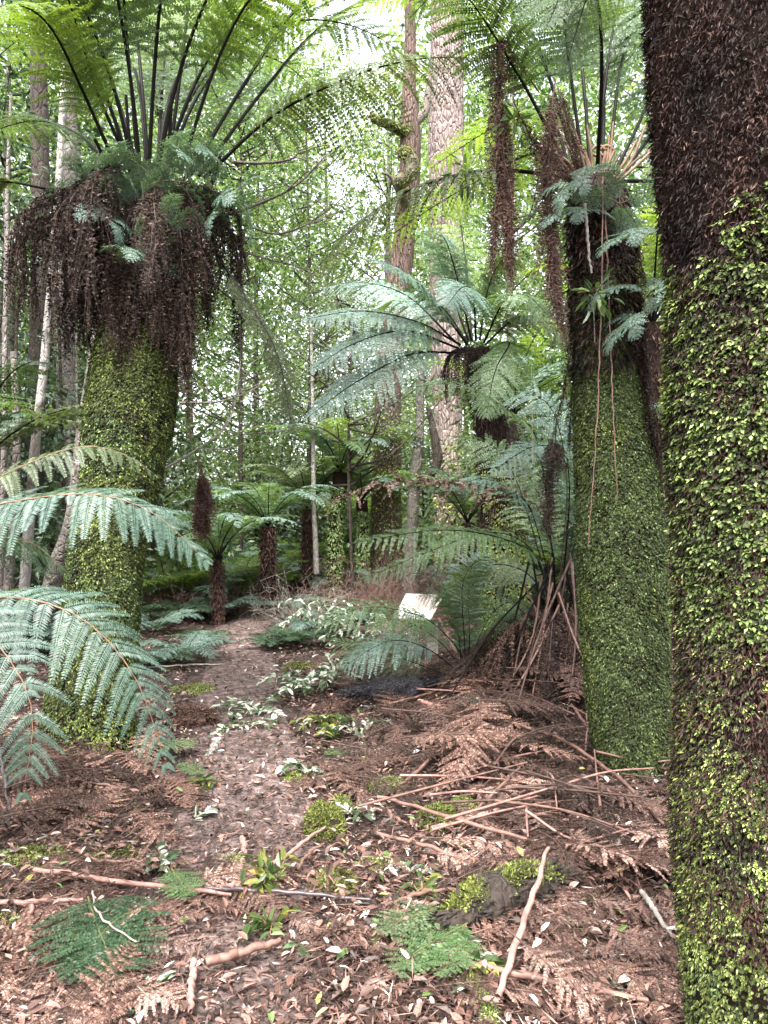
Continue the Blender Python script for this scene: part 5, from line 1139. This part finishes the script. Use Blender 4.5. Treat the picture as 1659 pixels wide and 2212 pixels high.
for a in [
    (660, 1505, 26, .055, 'leaf_white', 'large sprig of white backed leaves left of the charred log', .36, .12, .45, 9), (710, 1490, 24, .05, 'leaf_white', 'silver leaved sprig against the left end of the charred log', .28, .16, .45, 8),
    (560, 1545, 20, .05, 'leaf_white', 'silver sprig sprawling on the path left of the charred log', .35, .05, .4, 7), (520, 1575, 14, .045, 'leaf_white', 'low pale sprig on the path below the silver ones', .25, .04, .4, 6),
    (715, 1600, 22, .05, 'leaf_lime', 'yellow green leafy sprig below the charred log', .26, .12, .42, 8), (780, 1600, 14, .05, 'leaf_white', 'white backed sprig right of the yellow green one', .22, .08, .4, 5),
    (690, 1375, 28, .07, 'leaf_white', 'hanging white leaved branch left of the sign behind the young fern', .5, .30, .4, 9), (780, 1400, 26, .07, 'leaf_white', 'dense white leaved branch under the young fern fronds', .5, .25, .4, 10),
    (665, 1678, 12, .06, 'leaf_white', 'pale sprig at the path edge above the upright moss cushion', .14, .05, .4, 3), (760, 1770, 8, .05, 'leaf_white', 'white sprig right of the upright moss cushion', .10, .05, .45, 4), (420, 1780, 8, .05, 'leaf_white', 'white leaved sprig lying on the left half of the path', .09, .02, .4, 2),
    (350, 1880, 9, .05, 'leaf_white', 'heap of white leaves left of the path centre above the long sticks', .08, .04, .42, 4), (590, 1930, 12, .05, 'leaf_lime', 'olive and yellow sprig behind the dark stick', .12, .08, .42, 6), (510, 1940, 7, .05, 'leaf_lime', 'yellowish sprig behind the pinkish stick', .07, .02, .42, 3),
    (590, 2025, 10, .048, 'leaf_lime', 'green sprig in front of the dark stick', .09, .05, .36, 4), (645, 2050, 4, .055, 'leaf_white', 'three white leaves on bare soil near the bottom', .05, .02, .42, 1), (310, 2165, 7, .06, 'leaf_white', 'pair of white leaved twigs below the fallen green frond', .08, .02, .42, 2),
    (1060, 1560, 12, .055, 'leaf_white', 'pale sprig on the heap beside the leaning pole', .2, .10, .4, 5), (1085, 1630, 8, .05, 'leaf_white', 'small white sprig on the herringbone dead frond', .12, .05, .4, 3), (1000, 1840, 6, .04, 'leaf_lime', 'small dark green sprig between the two long sticks', .08, .03, .4, 3),
    (885, 1895, 6, .05, 'leaf_white', 'pale sprig left of the second long stick', .07, .02, .42, 3), (905, 1940, 7, .05, 'leaf_lime', 'green and white sprig behind the bluish fallen frond', .07, .04, .42, 3), (1300, 2130, 7, .055, 'leaf_white', 'white leaved twig at the lower right on pinkish litter', .09, .02, .38, 2),
    (1220, 1840, 5, .05, 'leaf_white', 'white leaves in the red litter right of the moss cushion', .06, .03, .42, 2), (1320, 1825, 4, .05, 'leaf_lime', 'pale yellow leaves lying below the curved frond stalk', .05, .02, .4, 1), (430, 1700, 9, .05, 'leaf_lime', 'green sprig beside the dead frond at the left path edge', .10, .04, .4, 3),
    (90, 1755, 5, .06, 'leaf_white', 'two grey leaves in the brown litter at the far left', .05, .02, .45, 1), (1060, 1895, 5, .05, 'leaf_lime', 'yellow green leaf pair on the second long stick', .05, .02, .42, 1), (1010, 2110, 6, .07, 'leaf_lime', 'dark green leaves at the bottom beside the bluish fallen frond', .08, .05, .42, 2),
    (1195, 2090, 4, .06, 'leaf_lime', 'broad green leaf under the leaning pinkish stick', .05, .02, .42, 1), (830, 2030, 3, .06, 'leaf_lime', 'single dark green leaf above the yellow fallen frond', .04, .02, .5, 1)]:
    sprig(*a)
# leafy climbers on the hanging vines
for (u, v, Y, lab) in [(1110, 260, 4.2, 'bright green leaf cluster beside the left hanging dead frond'), (1010, 370, 4.2, 'green leaf tuft sitting on the long arching frond'), (1285, 640, 4.1, 'little green leaves on the vines below the right crown')]:
    c = P(u, v, Y); mb = MB(); n = 26; d = unit(rng.normal(0, 1, (n, 3))); V, Q = leaves6(c + d * rng.uniform(0, .1, (n, 1)), d + [0, 0, -.2], rng.normal(0, .5, (n, 3)) + [0, -.4, .8], rng.uniform(.05, .10, n), rng.uniform(.02, .035, n), .2, .2); mb.add(V, Q)
    tube(mb, [c + [0, 0, -.25], c, c + [.08, 0, .12]], [.003, .002], 4, 8, 1)
    tag(mb.build('leaf_cluster', [M['leaf'], M['branch']], loc=c), lab, 'climber')
# fallen green fronds
def fallen(pts, mt, lab, plen=.2, n=26, m=14, pl=.022, stem='stipe_green', name='fallen_frond', **k):
    q = gline(pts, .085); mb = MB(); a = unit((q[-1] - q[0]) * [1, 1, 0])
    frond(mb, q, side=[a[1], -a[0], 0], n=n, m=m, t0=.06, plen=plen, pl=pl, droop=.03, vee=.06, rach=.004, **k)
    return tag(mb.build(name, [M[mt], M[stem]], loc=q[0]), lab, 'frond')
fallen([(190, 1985), (210, 2050), (235, 2120), (245, 2190)], 'fern_dark', 'large dark green frond fallen flat at the bottom left', .26, 24, 20, .03, prof=(.3, .8))
fallen([(330, 2000), (250, 2040), (190, 2110), (150, 2170)], 'fern_dark', 'second dark green frond fallen under the large one at the bottom left', .16, 22, 16, .026, prof=(.3, .8))
fallen([(1010, 2045), (940, 2085), (890, 2120), (870, 2165)], 'fern', 'bluish green frond piece fallen at the left foot of the mossy log', .13, 18, 14, .022)
fallen([(1000, 2055), (985, 2110), (950, 2165)], 'fern', 'smaller bluish frond tip beside the grey mossy branch end', .10, 16, 12, .02)
fallen([(990, 2005), (900, 2025), (820, 2065)], 'fern_olive', 'yellowish green frond piece left of the mossy log', .13, 20, 14, .022)
fallen([(420, 1625), (370, 1640), (310, 1645)], 'fern_olive', 'olive fallen frond by the foot of the leaning moss trunk', .16, 18, 10, .025)
fallen([(440, 1705), (410, 1690), (390, 1680)], 'fern', 'small green frond tip left of the path', .08, 12, 8, .02)
fallen([(370, 1920), (390, 1950), (400, 1990)], 'fern', 'small green frond under the crossing sticks', .10, 14, 10, .018)
fallen([(700, 1660), (745, 1650)], 'fern', 'tiny green frond tip above the pale sprig at the path edge', .07, 10, 8, .018)
fallen([(985, 1560), (1010, 1625), (1000, 1715)], 'dead_pink', 'pinkish herringbone dead frond lying flat in the middle of the heap', .30, 24, 18, .034, 'dead_stipe', 'dead_frond', prof=(.3, .6))
fallen([(1130, 1470), (1040, 1450), (960, 1475)], 'dead_red', 'flat russet frond on top of the heap right of the young fern', .25, 24, 14, .03, 'dead_stipe', 'dead_frond')

# dead fronds on the ground: several shapes, copied
def dead_flat(L, plen, mt, seed, bend):
    g = np.random.default_rng(seed); mb = MB()
    q = [[-L / 2, 0, .03], [-L / 6, bend, .06 + g.uniform(0, .05)], [L / 6, bend * 1.1, .05 + g.uniform(0, .04)], [L / 2, 0, .02]]
    frond(mb, q, side=[0, -1, 0], n=26, m=18, t0=.15, plen=plen, pl=plen * .13, droop=.10, vee=.05, jit=.09, pj=.28, rach=.006, miss=.15, seed=seed)
    return mb.mesh('dead_frond', [M[mt], M['dead_stipe']])
meshes = {}
for mt in ('dead', 'dead_red', 'dead_pink'):
    meshes[mt] = [dead_flat(L, pl_, mt, s, bd) for L, pl_, s, bd in ((1.1, .24, 1, .08), (.8, .20, 2, -.08), (1.35, .26, 3, .15), (.65, .16, 4, .04), (.95, .2, 5, -.14))]
def lay(x, y, rz, mt, label, group, s=1.0, dz=0.0):
    o = bpy.data.objects.new('dead_frond', random.choice(meshes[mt])); col.objects.link(o)
    e_ = .15; sx = float(gh(x + e_, y) - gh(x - e_, y)) / (2 * e_); sy = float(gh(x, y + e_) - gh(x, y - e_)) / (2 * e_)
    nrm_ = Vector((-sx, -sy, 1)).normalized(); qt = Vector((0, 0, 1)).rotation_difference(nrm_)
    from mathutils import Quaternion, Euler
    qt = qt @ Euler((random.gauss(0, .16), random.gauss(0, .16), rz)).to_quaternion()
    o.rotation_mode = 'QUATERNION'; o.rotation_quaternion = qt
    o.location = (x, y, float(gh(x, y)) + dz); o.scale = (s, s, s)
    tag(o, label, 'dead frond', group)
def region(n, u0, u1, v0, v1, mts, rz, rzs, label, group, s=(.7, 1.1), dz=(0, .06)):
    for k in range(n):
        uu, vv = random.uniform(u0, u1), random.uniform(v0, v1)
        while 1190 < uu < 1480 and 1540 < vv < 1720: uu, vv = random.uniform(u0, u1), random.uniform(v0, v1)
        p = G(uu, vv); lay(p[0], p[1], rz + random.gauss(0, rzs), random.choice(mts), label, group, random.uniform(*s), random.uniform(*dz))
hl = 'brown dead frond in the piled heap beneath the right moss trunk'
region(70, 960, 1440, 1460, 1700, ['dead', 'dead_red', 'dead_red'], -.9, .9, hl, 'dead fronds of the right heap', (.5, .95), (0, .24))
region(52, 1010, 1480, 1700, 1930, ['dead_red', 'dead_red', 'dead_pink', 'dead'], -.6, .6, 'russet dead frond lying on the slope in front of the right moss trunk', 'dead fronds of the right slope', (.4, .8))
region(40, 1000, 1520, 1930, 2210, ['dead_pink', 'dead_pink', 'dead_red'], -.5, .5, 'pinkish dead frond lying in the bottom right foreground', 'dead fronds of the bottom right', (.3, .6), (0, .03))
region(34, -20, 330, 2000, 2230, ['dead_pink', 'dead_pink', 'dead_red'], .9, .6, 'pinkish dead frond lying in the bottom left corner', 'dead fronds of the bottom left', (.3, .6), (0, .02))
region(14, 60, 560, 1890, 1990, ['dead_red', 'dead_pink', 'dead_red'], .2, .8, 'russet dead frond lying under the long crossing sticks', 'dead fronds along the crossing sticks', (.35, .65), (0, .02))
region(32, -20, 400, 1640, 1800, ['dead_red', 'dead', 'dead_red'], .3, .9, 'brown dead frond lying around the foot of the leaning moss trunk', 'dead fronds by the left trunk', (.35, .75))
region(26, 740, 1000, 1540, 1740, ['dead', 'dead_red'], -.4, 1.0, 'dark dead frond in the litter below the charred log', 'dead fronds below the charred log', (.4, .8))
region(16, 560, 900, 1950, 2200, ['dead_pink', 'dead_red'], 0, 1.2, 'small dead frond scrap on the bare soil at the bottom', 'dead frond scraps on the soil', (.2, .4), (0, .01))
region(22, 700, 1050, 1400, 1530, ['dead_red', 'dead'], 0, 1.2, 'dead frond on the ground around the sign', 'dead fronds around the sign', (.5, .9))
region(14, 1420, 1500, 1350, 1650, ['dead', 'dead_red'], 1.3, .4, 'dead frond in the dark gap between the two big right trunks', 'dead fronds in the right gap', (.7, 1.1), (0, .2))

# ------------------------------------------------------------------ light, sky, camera
w = bpy.data.worlds.new('World'); sc.world = w; w.use_nodes = True
nt = w.node_tree; nt.nodes.clear()
sky = nt.nodes.new('ShaderNodeTexSky'); sky.sky_type = 'NISHITA'; sky.sun_disc = False
EL, AZ = R(58), R(192)            # soft light from high behind the viewer, down the open path
sky.sun_elevation = EL; sky.sun_rotation = AZ; sky.air_density = 1.0; sky.dust_density = 4.0; sky.ozone_density = 1.0
hs = nt.nodes.new('ShaderNodeHueSaturation'); hs.inputs['Saturation'].default_value = .30
bg = nt.nodes.new('ShaderNodeBackground'); bg.inputs['Strength'].default_value = .15
ow = nt.nodes.new('ShaderNodeOutputWorld')
nt.links.new(sky.outputs[0], hs.inputs['Color']); nt.links.new(hs.outputs[0], bg.inputs[0]); nt.links.new(bg.outputs[0], ow.inputs[0])
sl = bpy.data.lights.new('sun', 'SUN'); sl.energy = 1.5; sl.angle = R(35); sl.color = (1, .96, .9)
so = bpy.data.objects.new('sun', sl); col.objects.link(so)
dirv = Vector((math.sin(AZ) * math.cos(EL), math.cos(AZ) * math.cos(EL), math.sin(EL)))
so.rotation_euler = dirv.to_track_quat('Z', 'Y').to_euler()
cam = bpy.data.cameras.new('camera'); co = bpy.data.objects.new('camera', cam); col.objects.link(co)
co.location = (0, 0, H); co.rotation_euler = (R(90), 0, 0)
cam.sensor_fit = 'VERTICAL'; cam.sensor_height = 24; cam.lens = 12 / (1106 / F); cam.clip_end = 1000; cam.clip_start = .05
sc.camera = co
sc.view_settings.view_transform = 'Standard'; sc.view_settings.look = 'None'; sc.view_settings.exposure = 2.7; sc.view_settings.gamma = 1
sc.render.engine = 'CYCLES'
c_ = sc.cycles; c_.max_bounces = 4; c_.diffuse_bounces = 3; c_.glossy_bounces = 1; c_.transmission_bounces = 3; c_.transparent_max_bounces = 2
c_.use_denoising = True; c_.denoising_input_passes = 'RGB_ALBEDO_NORMAL'; c_.denoising_prefilter = 'ACCURATE'
c_.caustics_reflective = False; c_.caustics_refractive = False
